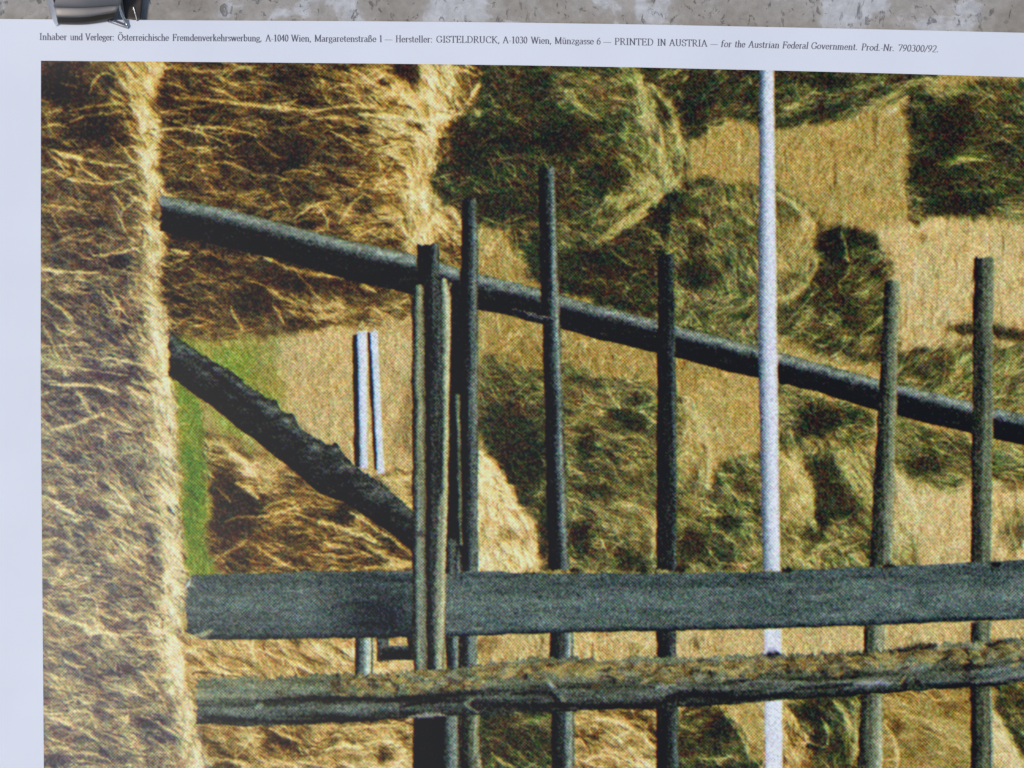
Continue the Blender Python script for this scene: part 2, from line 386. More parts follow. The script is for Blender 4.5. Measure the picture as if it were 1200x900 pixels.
# H: dark gap right of it, spreading down to the beam
region([(957,262),(985,266),(1020,276),(1030,292),(1042,310),(1050,340),(1046,420),(990,420),(940,404),(905,392),(906,366),(930,352),(950,336),(960,305)],
       .20, 'olive', 155, .44, 'haystack', 'printed haystack above the beam, black hollow at its top', soft=5)
spot(978,290,18,20,0,.0,.95,2); spot(1005,278,16,12,0,.03,.9); spot(970,325,16,16,0,.08,.8); spot(990,300,8,8,0,.2,.5); spot(1000,340,30,14,-20,.30,.7); spot(930,380,34,14,0,.34,.7); spot(985,385,50,14,-20,.38,.7); spot(1000,372,16,14,0,.12,.8)
spot(960,372,30,6,10,.36,.6); spot(1035,300,12,12,0,.44,.7); spot(1028,340,20,16,0,.40,.6); spot(950,355,24,10,0,.18,.6); spot(1000,402,30,10,0,.52,.7)
for p, w, t in [([(986,272),(990,286),(993,304)],1.7,.75), ([(990,300),(993,306)],2.4,.9), ([(952,330),(960,336)],1.6,.7), ([(982,332),(986,340)],2,.8), ([(968,362),(980,370),(985,378)],1.8,.62), ([(935,378),(960,372),(985,380)],1.4,.5),
   ([(1000,345),(1020,340),(1030,336)],1.4,.55), ([(910,395),(940,396),(960,392)],1.4,.5), ([(1010,392),(1026,380),(1034,370)],1.8,.65), ([(1036,285),(1040,300)],1.8,.66)]: hb(p, w*(1.4 if w >= 2.5 else .95), t)

# dark slit and undergrowth, right
band([(1116,386),(1135,386),(1150,384),(1180,392),(1260,408)], 8, .08, .95, taper=False); tint(1160,390,60,8,5,'olive',.8)
region([(1046,412),(1070,408),(1110,404),(1130,400),(1160,404),(1400,420),(1400,490),(1160,480),(1046,452)], .46, 'olive', 150, .42)
spot(1085,425,34,18,10,.28,.8); spot(1180,412,24,10,0,.5,.6); spot(1110,400,20,8,0,.6,.7)
hb([(1118,384),(1150,384),(1200,395),(1300,416)], 7.5, .03)
hb([(1122,388),(1170,390),(1230,402)], 5, .03)
for i in range(40):
    x = RNG.uniform(1045, 1370); y = RNG.uniform(270, 395)
    hb([(x, y-RNG.uniform(6, 20)), (x+RNG.uniform(-4, 4), y+RNG.uniform(6, 20))], RNG.uniform(.8, 1.6), RNG.choice([.42, .55, .93, .9]))
spot(1082,277,4,8,0,.2,.7); spot(1074,320,5,16,0,.9,.6)

# ---------------- under the beam
region([(560,424),(590,426),(640,434),(662,424),(700,440),(760,448),(800,462),(822,486),(834,520),(832,560),(824,590),(806,620),(800,668),(640,668),(632,668),(628,640),(600,590),(580,550),(560,520)],
       .37, 'olive', 22, .46, 'haystack', 'printed haystack below the beam between the first dark poles, black left side')
spot(612,540,36,50,0,.04,.9); spot(590,500,32,34,0,.12,.8); spot(600,450,40,18,0,.22,.7); spot(640,620,10,40,0,.08,.8); spot(700,480,30,22,0,.40,.8); spot(740,470,34,20,0,.50,.7); spot(745,468,16,10,0,.15,.8)
spot(640,415,60,16,10,.42,.6); spot(700,420,30,14,0,.5,.6); spot(735,490,26,10,16,.08,.9); spot(810,490,22,34,0,.62,.85); spot(806,540,20,40,0,.60,.85); spot(700,540,40,40,0,.34,.7); spot(740,600,36,30,20,.58,.8); spot(690,640,34,20,0,.22,.8); spot(740,655,20,12,0,.12,.85)
spot(700,575,26,10,20,.14,.7); spot(686,520,10,24,0,.10,.7); spot(720,560,16,10,0,.2,.6); spot(678,630,12,16,0,.05,.8); spot(680,660,18,8,0,.6,.7); spot(610,430,40,9,10,.40,.6); spot(660,440,12,10,0,.5,.5)
tint(700,480,30,24,0,'straw',.4); tint(745,590,40,50,0,'straw',.4); tint(812,530,24,60,0,'straw',.7); turn(815,520,24,70,0,80); turn(740,590,50,40,0,35)
for p, w, t in [([(754,452),(768,472),(776,498)],2,.6), ([(750,482),(762,490),(772,500)],2.4,.86), ([(804,478),(822,500),(832,535),(828,570)],3,.80), ([(818,500),(828,520)],3,.84), ([(664,546),(674,550),(682,556)],2.2,.8), ([(664,504),(680,510),(690,508)],1.8,.7),
   ([(680,582),(700,600),(730,620)],1.8,.6), ([(690,588),(720,606),(752,612)],1.8,.7), ([(600,552),(620,566),(640,584)],1.4,.42), ([(600,536),(625,548),(640,560)],1.2,.3), ([(716,644),(730,634),(750,632)],1.6,.66),
   ([(675,604),(700,616),(716,628)],1.3,.5), ([(566,470),(600,468),(630,480)],1.3,.3), ([(610,480),(624,488),(634,500)],1.3,.34), ([(630,538),(640,540)],1.6,.5), ([(700,500),(715,512),(735,514)],1.6,.6),
   ([(720,530),(740,540),(750,552)],1.6,.64), ([(664,470),(680,490),(700,500)],1.4,.55), ([(680,650),(692,656),(700,664)],1.8,.6), ([(766,600),(768,630),(764,655)],3,.78), ([(564,444),(600,438),(634,446)],1.2,.4)]: hb(p, w*(1.4 if w >= 2.5 else .95), t)

region([(836,560),(828,585),(850,540),(880,532),(930,528),(945,560),(950,600),(946,640),(934,668),(800,668),(800,640),(812,610),(822,590)],
       .42, 'olive', 40, .48, 'haystack', 'printed haystack left of the white pole, under the beam, tangled olive hay')
spot(860,555,30,14,0,.30,.8); spot(855,612,16,8,10,.06,.85); spot(812,640,18,20,0,.10,.85); spot(850,650,20,14,0,.14,.8); spot(885,590,14,24,0,.22,.8); spot(840,630,24,16,0,.26,.7); spot(870,640,20,18,0,.5,.7)
for p, w, t in [([(820,606),(838,602),(856,604)],1.8,.7), ([(844,556),(856,557),(864,556)],2.2,.86), ([(842,570),(862,580),(866,590)],1.8,.7), ([(830,622),(850,626),(864,640)],1.8,.7), ([(826,638),(838,655),(850,662)],1.8,.8), ([(846,660),(870,662),(888,658)],1.8,.8),
   ([(860,592),(878,606),(890,620)],1.6,.64), ([(870,614),(882,630),(888,646)],1.6,.7), ([(812,580),(830,590),(846,588)],1.5,.55)]: hb(p, w*(1.4 if w >= 2.5 else .95), t)

# right of the white pole
region([(906,448),(935,458),(960,466),(1020,480),(1020,520),(1000,524),(960,516),(930,512),(916,500),(906,500)],
       .36, 'olive', 12, .40, 'haystack', 'dark crest of the printed haystack hanging under the beam right of the white pole')
spot(965,490,26,14,10,.03,.9); spot(950,505,16,10,0,.05,.8); spot(1005,490,20,16,0,.22,.7); spot(920,470,12,14,0,.5,.8); spot(990,475,22,8,10,.40,.6)
region([(908,505),(930,512),(960,518),(1000,526),(1030,536),(1060,556),(1074,590),(1074,630),(1060,668),(905,668),(905,560)],
       .46, 'olive', 62, .46, 'haystack', 'printed haystack right of the white pole with two pale arching rims')
spot(975,575,26,40,-20,.10,.92); spot(958,545,20,12,0,.16,.8); spot(960,608,14,14,0,.06,.85); spot(925,580,14,50,-12,.62,.85); spot(1000,560,18,34,-30,.62,.8); spot(1055,590,20,50,0,.66,.85); spot(985,635,40,14,0,.34,.7)
spot(950,628,16,10,0,.12,.7); spot(1000,605,10,20,0,.3,.6); spot(995,600,10,6,-30,.08,.8); spot(1030,640,12,18,0,.3,.7); spot(930,655,20,8,0,.6,.6); spot(1050,660,14,8,0,.3,.6)
tint(1055,590,22,60,0,'pale',.7); tint(925,590,18,60,0,'straw',.6); turn(985,580,30,40,0,50); turn(975,640,50,14,0,165)
for p, w, t in [([(912,532),(932,552),(946,580),(951,610),(956,622)],3.2,.84), ([(914,530),(928,546),(942,570)],2,.9), ([(980,540),(996,560),(1006,580),(1018,596)],2.8,.76), ([(960,522),(990,536),(1012,552)],2,.66), ([(1042,552),(1062,572),(1072,600),(1072,624)],3.4,.92),
   ([(972,608),(985,612),(1002,600)],2,.76), ([(946,632),(960,640),(986,636)],1.6,.6), ([(1000,560),(1016,576),(1022,590)],1.8,.72), ([(926,655),(935,645),(940,636)],1.8,.8), ([(984,640),(1000,640),(1012,634)],1.8,.7), ([(965,548),(980,562),(992,580)],1.4,.4), ([(1056,640),(1052,656),(1056,664)],1.6,.8)]: hb(p, w*(1.4 if w >= 2.5 else .95), t)
region([(1046,492),(1080,496),(1140,512),(1200,524),(1260,530),(1260,556),(1140,562),(1110,574),(1076,566),(1060,556),(1044,548)],
       .40, 'olive', 18, .42, soft=5)
spot(1085,545,24,12,0,.10,.8); spot(1100,520,36,12,10,.20,.7); spot(1180,536,30,12,10,.62,.8); spot(1190,565,24,9,-10,.22,.85); spot(1060,530,14,8,0,.5,.6); spot(1130,560,20,8,0,.48,.6)
spot(1190,615,18,26,0,.34,.8); spot(1186,635,12,12,0,.2,.7); tint(1195,615,24,34,0,'olive',.7)
for i in range(30):
    x = RNG.uniform(1075, 1370); y = RNG.uniform(585, 655)
    band([(x, y-10), (x+RNG.uniform(-4, 4), y+10)], RNG.uniform(.9, 2.2), RNG.choice([.5, .93, .95]), .5)

for x_, y_, rx_, ry_, an_, t_ in [(820,515,16,46,-8,.72), (938,580,12,46,-14,.78), (1060,600,14,44,-6,.80), (1000,556,14,30,-35,.70), (880,470,40,20,20,.64)]: spot(x_, y_, rx_, ry_, an_, t_, .75)
for p, w, t in [([(800,470),(822,496),(833,530),(829,572)],3.2,.88), ([(936,540),(950,575),(953,610)],3.2,.92), ([(1048,552),(1066,576),(1075,606),(1072,636)],3.4,.95), ([(905,452),(900,470),(906,500)],2.6,.7), ([(820,445),(850,455),(880,470)],2.6,.7)]: hb(p, w, t)
# lit bright cone
region([(548,526),(562,528),(580,540),(596,566),(612,596),(627,622),(629,648),(626,668),(548,668)], .86, 'gold', 66, .22, 'haystack', 'small printed haystack glowing cream, beside the thick trunk')
band([(563,532),(584,556),(602,590),(622,622)], 2.8, 1.03, .9); band([(626,628),(628,650),(622,664)], 3.4, 1.0, .8); band([(570,600),(590,640)], 2, .68, .6); band([(565,575),(585,610)], 1.6, .70, .6); spot(605,650,20,16,0,.97,.8)
spot(575,640,14,14,0,.70,.5); band([(612,596),(606,606)],2,.5,.5)

# low stack behind the branch
region([(235,508),(262,508),(300,528),(330,536),(360,552),(420,560),(484,556),(486,676),(225,676),(238,640),(246,600),(242,550)],
       .42, 'warm', 14, .5, 'haystack', 'printed haystack low on the left behind the slanting branch, brown with fine gold straws')
spot(275,600,30,34,20,.10,.92); spot(262,570,16,20,30,.14,.85); spot(300,620,24,14,0,.22,.8); spot(262,640,14,14,0,.20,.7); spot(280,655,26,12,0,.28,.7); spot(260,525,20,12,30,.60,.8); spot(310,555,22,20,0,.74,.85)
spot(380,600,24,10,10,.18,.85); spot(400,605,14,9,0,.10,.8); spot(355,640,40,12,10,.30,.8); spot(430,655,30,10,10,.30,.8); spot(440,625,20,8,30,.24,.8); spot(470,590,16,20,0,.74,.85); spot(450,565,30,10,0,.74,.8); spot(330,585,24,8,0,.52,.7); spot(320,650,26,10,0,.2,.7)
tint(300,545,40,26,20,'pale',.6); tint(460,580,30,30,0,'pale',.5)
for p, w, t in [([(240,516),(262,524),(284,544),(304,564)],3.4,.9), ([(270,530),(290,545),(302,558)],3,1.0), ([(276,566),(290,572),(302,584)],3,.97), ([(252,570),(266,584),(270,590)],2,.8), ([(262,612),(280,606),(302,606)],2,.78), ([(300,606),(330,600),(350,592)],2,.8),
   ([(340,600),(370,610),(400,618),(440,636)],2.4,.84), ([(410,600),(430,612),(444,624)],2.4,.9), ([(430,640),(455,654),(482,660)],2.6,.88), ([(360,648),(400,652),(430,648)],2,.7), ([(300,640),(330,660),(350,668)],2,.8), ([(248,655),(270,646),(290,634)],1.8,.66),
   ([(430,666),(460,664),(484,664)],2.6,.86), ([(450,560),(470,562),(482,560)],1.8,.9), ([(340,574),(370,578),(395,588)],1.8,.66), ([(380,636),(410,642),(440,654)],1.8,.7), ([(305,600),(320,590),(345,585)],1.6,.7), ([(440,618),(462,634),(482,650)],2,.8)]: hb(p, w*(1.4 if w >= 2.5 else .95), t)
for p, w, t in [([(345,608),(360,611),(375,609)],3,.12), ([(430,640),(446,652)],3,.14), ([(320,566),(345,570)],3,.3), ([(420,660),(450,662)],2.4,.14)]: band(p, w*1.0, t, .95)

# green strip
region([(203,448),(222,456),(238,480),(238,540),(244,590),(240,640),(250,676),(214,676),(212,560),(206,500)], .44, 'grass', 85, .26, 'grass', 'narrow green strip of grass beside the big left haystack', soft=5)
tint(318,420,26,60,0,'pale',.6); tint(262,400,44,14,0,'straw',.7); tint(290,520,50,14,10,'straw',.6); spot(290,420,20,14,0,.52,.6); spot(310,455,18,20,0,.45,.6); spot(226,560,12,60,0,.22,.6); spot(218,500,12,30,0,.55,.6); spot(230,650,12,20,0,.40,.5)

# between and below the rails
spot(300,760,50,10,0,.60,.7); spot(400,765,50,16,0,.80,.8); spot(250,775,30,8,0,.42,.8); spot(470,778,20,8,0,.78,.8); spot(580,765,40,16,0,.62,.7); spot(570,755,20,8,0,.2,.7); spot(450,790,16,8,0,.7,.7)
for p, w, t in [([(300,760),(340,775),(370,790)],2,.95), ([(326,752),(340,772)],2,.9), ([(228,782),(250,788),(280,790)],2,.9), ([(230,760),(270,770),(300,782)],1.8,.36), ([(340,760),(370,775),(400,785)],1.6,.4), ([(735,748),(755,754),(766,746)],2,.95), ([(750,764),(766,750)],2,.9),
   ([(682,748),(705,750),(740,742)],1.6,.9), ([(812,748),(818,760)],3,.2), ([(735,770),(750,772)],3,.1), ([(226,788),(245,788),(262,792)],2.4,.05), ([(700,760),(720,770)],1.6,.4)]: hb(p, w*(1.4 if w >= 2.5 else .95), t)
spot(720,768,50,16,0,.62,.5); tint(680,765,90,20,0,'gold',.7)
for i in range(36):
    x = RNG.uniform(800, 1370)
    band([(x, 738), (x+RNG.uniform(-3, 3), 775)], RNG.uniform(.9, 2.2), RNG.choice([.45, .55, .95, .92]), .45)

region([(232,842),(300,846),(484,838),(484,1040),(240,1040),(240,860)], .58, 'gold', 18, .46, 'haystack', 'printed haystack at the bottom below the second rail, golden brown')
spot(340,868,30,16,0,.26,.85); spot(325,865,16,10,10,.14,.8); spot(412,868,8,9,0,.24,.8); spot(448,888,9,10,0,.22,.8); spot(260,880,30,10,10,.34,.8); spot(256,900,20,8,0,.16,.8); spot(470,900,24,16,0,.95,.8); spot(460,870,24,16,0,.7,.6); spot(300,900,40,10,0,.68,.6)
for p, w, t in [([(316,854),(330,860),(352,870)],2.4,1.0), ([(380,878),(400,874),(424,876)],2.4,.98), ([(402,892),(414,898),(420,904)],3,1.0), ([(425,872),(450,868),(476,880)],2,.92), ([(345,892),(380,898),(400,906)],2,.92), ([(250,888),(280,894),(300,906)],2.4,.9), ([(380,856),(420,852),(470,850)],1.6,.8),
   ([(262,896),(290,904)],2.4,.15), ([(318,862),(340,872),(350,878)],2,.1)]: hb(p, w*(1.4 if w >= 2.5 else .95), t)
region([(556,838),(668,836),(668,1040),(556,1040)], .16, 'olive', 30, .42, 'haystack', 'dark printed hay at the bottom between the trunk and the next pole')
spot(640,845,30,10,0,.46,.8); spot(600,870,30,14,0,.12,.7); spot(650,870,14,26,0,.22,.7)
for p, w, t in [([(576,882),(590,894),(604,900)],2.2,.86), ([(594,872),(600,880)],2.2,.8), ([(578,866),(590,868)],1.6,.6), ([(600,876),(620,894),(640,902)],1.6,.6), ([(640,850),(650,860),(656,872)],1.6,.55), ([(610,845),(640,842)],1.8,.7), ([(615,900),(630,894)],1.6,.7)]: hb(p, w*(1.4 if w >= 2.5 else .95), t)
region([(668,838),(710,836),(740,846),(765,866),(771,900),(771,1040),(668,1040)], .62, 'gold', 30, .42, 'haystack', 'small rounded printed haystack lit golden at the bottom centre')
spot(700,860,14,8,0,.30,.8); spot(750,900,14,30,0,.9,.8); spot(680,880,12,24,0,.36,.7); spot(750,872,6,10,0,.4,.5)
for p, w, t in [([(690,838),(735,850),(766,874)],2.4,.9), ([(720,870),(740,884),(744,900)],1.8,.44), ([(686,892),(705,885),(730,892)],1.8,.9), ([(690,862),(700,866)],3,.1), ([(690,850),(710,856),(730,870)],1.8,.86)]: hb(p, w*(1.4 if w >= 2.5 else .95), t)
band([(735,838),(756,846),(770,862)], 5, .08, .9, taper=False)
region([(796,836),(840,828),(870,824),(884,860),(894,900),(894,1040),(796,1040)], .14, 'olive', 15, .40, 'haystack', 'dark printed hay at the bottom left of the white pole')
spot(843,855,20,14,0,.02,.8); spot(815,848,24,8,0,.34,.7); spot(840,890,40,7,0,.52,.8); spot(870,878,18,8,0,.36,.6)
for p, w, t in [([(818,888),(840,890),(856,886)],2,.86), ([(800,850),(815,856),(830,854)],1.6,.5), ([(830,866),(850,872),(870,870)],1.3,.4), ([(802,838),(820,832)],2,.7)]: hb(p, w*(1.4 if w >= 2.5 else .95), t)
region([(840,826),(893,820),(893,884),(884,888),(876,868),(862,850),(850,836)], .66, 'straw', 62, .36)
band([(843,828),(856,846),(868,862),(878,880)], 2.4, .92, .9); spot(885,880,5,8,0,.2,.6); band([(870,840),(882,862)],2,.4,.6)
region([(914,822),(920,824),(936,842),(950,872),(957,900),(962,1040),(912,1040)], .62, 'gold', 66, .36, 'haystack', 'narrow pale printed haystack rising against the white pole at the bottom')
band([(917,826),(936,848),(950,880),(957,904)], 3, .93, .9); spot(928,870,8,16,20,.36,.7); spot(932,890,8,10,0,.5,.6)
region([(922,822),(1012,820),(1010,1040),(960,1040),(955,890),(944,856)], .22, 'olive', 58, .48, 'haystack', 'dark green printed haystack at the bottom with a pale curling straw')
spot(950,838,22,10,10,.04,.9); spot(958,870,12,14,0,.05,.85); spot(1002,850,10,34,0,.66,.8); spot(986,880,8,20,0,.14,.8); spot(990,835,8,8,0,.2,.6); spot(968,895,16,10,0,.4,.6)
for p, w, t in [([(962,840),(970,856),(970,872)],1.9,.9), ([(978,822),(990,836),(996,860)],2.6,.86), ([(946,868),(960,874),(968,876)],1.6,.8), ([(1002,842),(1004,870),(1000,890)],2.4,.8), ([(978,890),(985,880)],1.6,.6), ([(984,850),(988,864),(992,876)],1.4,.55)]: hb(p, w*(1.4 if w >= 2.5 else .95), t)
region([(1034,826),(1060,820),(1100,818),(1140,814),(1140,1040),(1034,1040)], .54, 'straw', 26, .42, 'haystack', 'printed haystack at the bottom right, combed yellow straw')
spot(1070,880,34,18,0,.36,.7); spot(1052,850,12,8,30,.16,.8); spot(1090,858,20,5,20,.20,.8); spot(1115,828,26,8,0,.30,.8); spot(1100,875,24,10,0,.5,.6); spot(1120,860,24,10,20,.72,.6); spot(1125,900,16,8,0,.3,.6)
for p, w, t in [([(1036,848),(1048,866),(1052,890),(1050,904)],2.4,.92), ([(1036,828),(1080,842),(1138,862)],1.6,.8), ([(1070,850),(1100,864),(1130,878)],1.6,.78), ([(1060,838),(1090,848),(1120,852)],1.6,.75)]: hb(p, w*(1.4 if w >= 2.5 else .95), t)
region([(1164,812),(1210,806),(1400,800),(1400,1040),(1164,1040)], .20, 'olive', 24, .42, 'haystack', 'printed haystack in the bottom right corner, dark on top and cream below')
region([(1160,838),(1175,846),(1184,866),(1196,880),(1206,900),(1240,1000),(1240,1040),(1160,1040)], .82, 'pale', 60, .26)
spot(1190,815,10,6,0,.4,.6); spot(1196,846,12,8,0,.34,.7); band([(1168,842),(1180,858),(1190,880)],2.4,.95,.8)
spot(1168,896,6,6,0,.4,.5)

# the big stack down the left side, in front of all this
A = region([(20,50),(185,50),(186,96),(184,118),(186,150),(188,170),(184,196),(190,214),(203,232),(199,244),(188,250),(190,262),(194,282),(196,300),(187,314),(190,350),(196,368),(200,392),(196,420),(202,450),(206,490),(209,540),(208,580),(214,620),(216,656),(222,690),(214,716),(212,744),(218,772),(216,790),(226,820),(236,856),(241,880),(250,905),(252,1040),(20,1040)],
       .36, 'warm', 18, .50, 'haystack', 'large printed haystack down the left side with a bright cream edge on its right', wob=5, fine=6)
mA = A
# bluish sheen of the paper painted into the colours, greyer lower down
sheen = np.clip((YY-150)/300, 0, 1)*mA*.85
for k in KEYS: PAL[k] *= (1-sheen)
PAL['milky'] += sheen
TONE += mA*np.clip((YY-220)/400, 0, 1)*.12*(1-np.clip((XX-150)/60, 0, 1))
ridge = np.interp(YY[:, 0], [60,100,150,200,240,290,350,400,450,500,560,620,680,740,800,860,900,1040], [176,180,184,182,188,190,190,196,198,200,204,207,208,208,216,230,240,246])[:, None]
d = ridge-XX
g = np.exp(-(np.clip(d-4, 0, None)/21)**2)*mA; g2 = np.exp(-(np.clip(np.abs(d-8)-3, 0, None)/9)**2)*mA
TONE += (.78-TONE)*g*.75; TONE += (.93-TONE)*g2*.75
TONE += (fbm(XX/14, YY/9, 51)-.5)*g*.45
edge = np.exp(-(d/3.0)**2)*mA
TC = TC*(1-g)+math.cos(math.radians(2*62))*g; TS = TS*(1-g)+math.sin(math.radians(2*62))*g
spot(70,95,30,26,0,.03,.95,2); spot(85,110,30,16,10,.08,.8); spot(112,90,20,12,30,.30,.7); spot(125,96,12,10,30,.12,.85); spot(150,90,22,22,50,.66,.7); spot(108,152,34,18,10,.05,.9); spot(90,140,40,14,0,.18,.7); spot(137,165,12,6,-20,.06,.85)
spot(60,165,16,6,0,.16,.7); spot(75,220,40,10,0,.24,.7); spot(60,235,22,14,0,.30,.7); spot(100,262,40,10,-12,.22,.75); spot(90,300,46,13,4,.18,.85); spot(140,306,14,9,0,.08,.85); spot(60,305,14,10,0,.2,.7)
spot(120,345,30,18,0,.24,.6); spot(150,370,12,18,0,.2,.7); spot(80,345,24,10,0,.28,.6); spot(60,375,16,12,20,.22,.6); spot(110,385,26,14,0,.26,.6); spot(135,405,26,12,0,.24,.6); spot(125,440,44,8,3,.12,.8); spot(62,400,16,10,20,.24,.6)
spot(75,468,18,20,0,.14,.6); spot(125,466,30,8,14,.12,.75); spot(112,515,26,26,0,.24,.6); spot(65,520,14,12,0,.26,.6); spot(82,545,20,14,20,.28,.6); spot(135,550,16,6,40,.18,.7); spot(92,590,30,10,20,.24,.7); spot(118,600,12,6,10,.12,.75)
spot(120,572,16,5,30,.16,.7); spot(60,625,20,10,0,.28,.6); spot(92,650,26,10,0,.32,.5); spot(60,700,30,14,0,.30,.5); spot(150,695,26,18,0,.28,.7); spot(130,710,18,12,0,.30,.6); spot(100,770,20,18,0,.22,.8); spot(75,765,12,10,0,.3,.5)
spot(150,785,26,10,10,.22,.7); spot(165,850,16,10,0,.16,.8); spot(188,864,12,6,0,.14,.8); spot(75,860,26,12,0,.22,.7); spot(60,893,20,9,0,.10,.9); spot(120,888,30,7,0,.28,.7); spot(118,825,14,8,0,.24,.7); spot(145,882,8,4,0,.2,.7)
turn(150,100,40,40,0,42); turn(140,520,50,60,0,35); turn(150,600,50,70,0,40); turn(100,500,30,40,0,20); turn(150,380,40,60,0,30)
for p, w, t in [
 ([(70,97),(80,100),(95,104)],1.6,.66), ([(105,108),(110,96),(122,86),(140,92)],2,.75), ([(130,108),(142,112),(148,118)],1.8,.8), ([(120,78),(140,82),(160,80)],1.6,.6), ([(82,130),(110,124),(150,122),(166,128)],2,.74), ([(130,76),(145,100),(165,130),(180,150)],2.6,.86),
 ([(150,84),(168,100),(182,112)],2.4,.92), ([(152,122),(166,140),(184,160)],2.4,.95), ([(48,150),(62,146),(80,150)],2,.75), ([(75,146),(100,136),(130,132),(150,128)],1.8,.66), ([(48,172),(80,182),(110,190),(150,196)],2.6,.88), ([(55,178),(70,190),(100,200),(120,212)],1.8,.75),
 ([(130,160),(146,176),(156,190)],1.8,.8), ([(60,200),(90,212),(130,214),(160,206)],2,.78), ([(48,240),(75,243),(95,246)],2,.7), ([(60,248),(66,262),(72,272)],1.4,.7), ([(48,290),(66,285),(80,278),(110,270)],2,.66), ([(48,314),(62,317),(80,319),(116,319)],2.2,.92),
 ([(110,300),(140,296),(170,288)],2.2,.9), ([(130,224),(140,236),(146,246)],2.2,.8), ([(140,250),(152,240),(160,230)],2,.8), ([(76,278),(100,282),(120,266)],1.6,.6), ([(130,238),(140,256),(146,272)],.9,.8), ([(114,334),(126,348),(138,356)],1.4,.85), ([(150,320),(152,340),(160,360)],1.6,.6),
 ([(48,346),(66,358),(80,370),(90,384)],1.8,.8), ([(52,330),(80,340),(112,344)],1.6,.6), ([(48,378),(60,400),(68,420),(78,440)],2,.75), ([(88,416),(120,420),(150,424),(180,430)],2,.86), ([(130,340),(140,362),(134,378)],1.6,.8), ([(100,380),(110,395),(120,400)],1.4,.6),
 ([(48,434),(66,430),(110,434),(150,440)],1.8,.75), ([(60,451),(80,451),(110,452),(136,460)],2.6,.96), ([(90,458),(98,472),(106,484)],2.6,.92), ([(62,504),(85,498),(105,490),(122,484)],2.6,.86), ([(106,482),(130,490),(150,500),(170,508)],1.6,.7), ([(150,452),(160,462),(174,470)],2,.95),
 ([(48,472),(62,485),(80,492)],1.6,.6), ([(48,488),(56,498),(62,504)],2,.8), ([(50,526),(75,540),(100,556)],1.8,.6), ([(78,512),(96,530),(110,552),(130,566)],1.4,.56), ([(60,560),(90,572),(110,582),(130,592)],1.6,.62), ([(50,580),(76,596),(96,606)],2.6,.92), ([(96,602),(120,612),(150,620)],1.8,.7),
 ([(132,572),(146,586),(156,602)],2.6,.96), ([(110,612),(140,632),(160,650)],2,.8), ([(140,640),(160,656),(172,664)],2,.86), ([(120,560),(140,578)],1.8,.75), ([(48,634),(60,632),(68,630)],2,.86), ([(60,645),(85,650),(100,640)],1.6,.6), ([(130,652),(150,665),(170,676)],2,.75),
 ([(48,715),(75,724),(105,736),(135,744),(165,744)],2.8,.94), ([(78,705),(88,716),(110,720)],1.6,.6), ([(60,740),(90,750),(130,752)],1.6,.6), ([(142,712),(156,722),(166,720)],2,.86), ([(75,772),(86,780),(100,782)],2.2,.9), ([(50,788),(80,798),(110,806)],1.8,.75), ([(140,805),(165,815),(190,828)],2.2,.86),
 ([(50,836),(75,836),(96,833),(106,836)],2,.92), ([(56,840),(78,848),(100,858),(116,870)],2.8,.95), ([(88,882),(105,882),(130,892)],2,.9), ([(50,878),(70,876),(100,884)],1.8,.75), ([(130,870),(150,880),(170,884)],2,.86), ([(120,800),(150,806),(180,812)],1.8,.7), ([(165,838),(190,850),(206,860)],2,.85), ([(100,818),(130,822),(150,832)],1.6,.6)]: hb(p, w*.9, t)
for i in range(60):
    y = RNG.uniform(90, 895); x = np.interp(y, YY[:, 0], ridge[:, 0])-RNG.uniform(4, 34)
    a = math.radians(RNG.uniform(35, 80)); L = RNG.uniform(8, 20)
    band([(x-math.cos(a)*L/2, y-math.sin(a)*L/2), (x+math.cos(a)*L/2, y+math.sin(a)*L/2)], RNG.uniform(1, 1.9), RNG.choice([1.0, .98, .55, .45]), .7)
for i in range(46):   # loose ends breaking the edge
    y = RNG.uniform(80, 895); x = np.interp(y, YY[:, 0], ridge[:, 0])+RNG.uniform(-2, 9)
    a = math.radians(RNG.uniform(15, 60)); L = RNG.uniform(6, 14)
    band([(x-math.cos(a)*L/2, y-math.sin(a)*L/2), (x+math.cos(a)*L/2, y+math.sin(a)*L/2)], RNG.uniform(.8, 1.3), RNG.choice([.95, .8]), .6)

# random straws everywhere, following the lie of the hay
straws((48, 72, 215, 1040), 900, 10, 36, 20, (.32, -.26, .58), (.6, 1.1), .5, 1)
straws((188, 72, 560, 400), 675, 8, 30, 24, (.36, -.22, .6), (.6, 1.1), .5, 2)
straws((505, 72, 805, 300), 585, 6, 20, 38, (.38, -.16, .58), (.6, 1.2), 1.0, 3)
straws((765, 72, 1380, 440), 1125, 5, 16, 28, (.30, -.24, .55), (.6, 1.1), .8, 4)
straws((560, 280, 1000, 680), 1215, 5, 18, 38, (.40, -.26, .58), (.6, 1.2), 1.0, 5)
straws((900, 430, 1380, 680), 675, 5, 18, 28, (.36, -.24, .57), (.6, 1.2), .9, 6)
straws((225, 500, 490, 680), 315, 8, 26, 18, (.36, -.24, .58), (.6, 1.1), .5, 7)
straws((225, 735, 1380, 1040), 1260, 6, 20, 28, (.36, -.30, .55), (.6, 1.2), .7, 8)
flush()

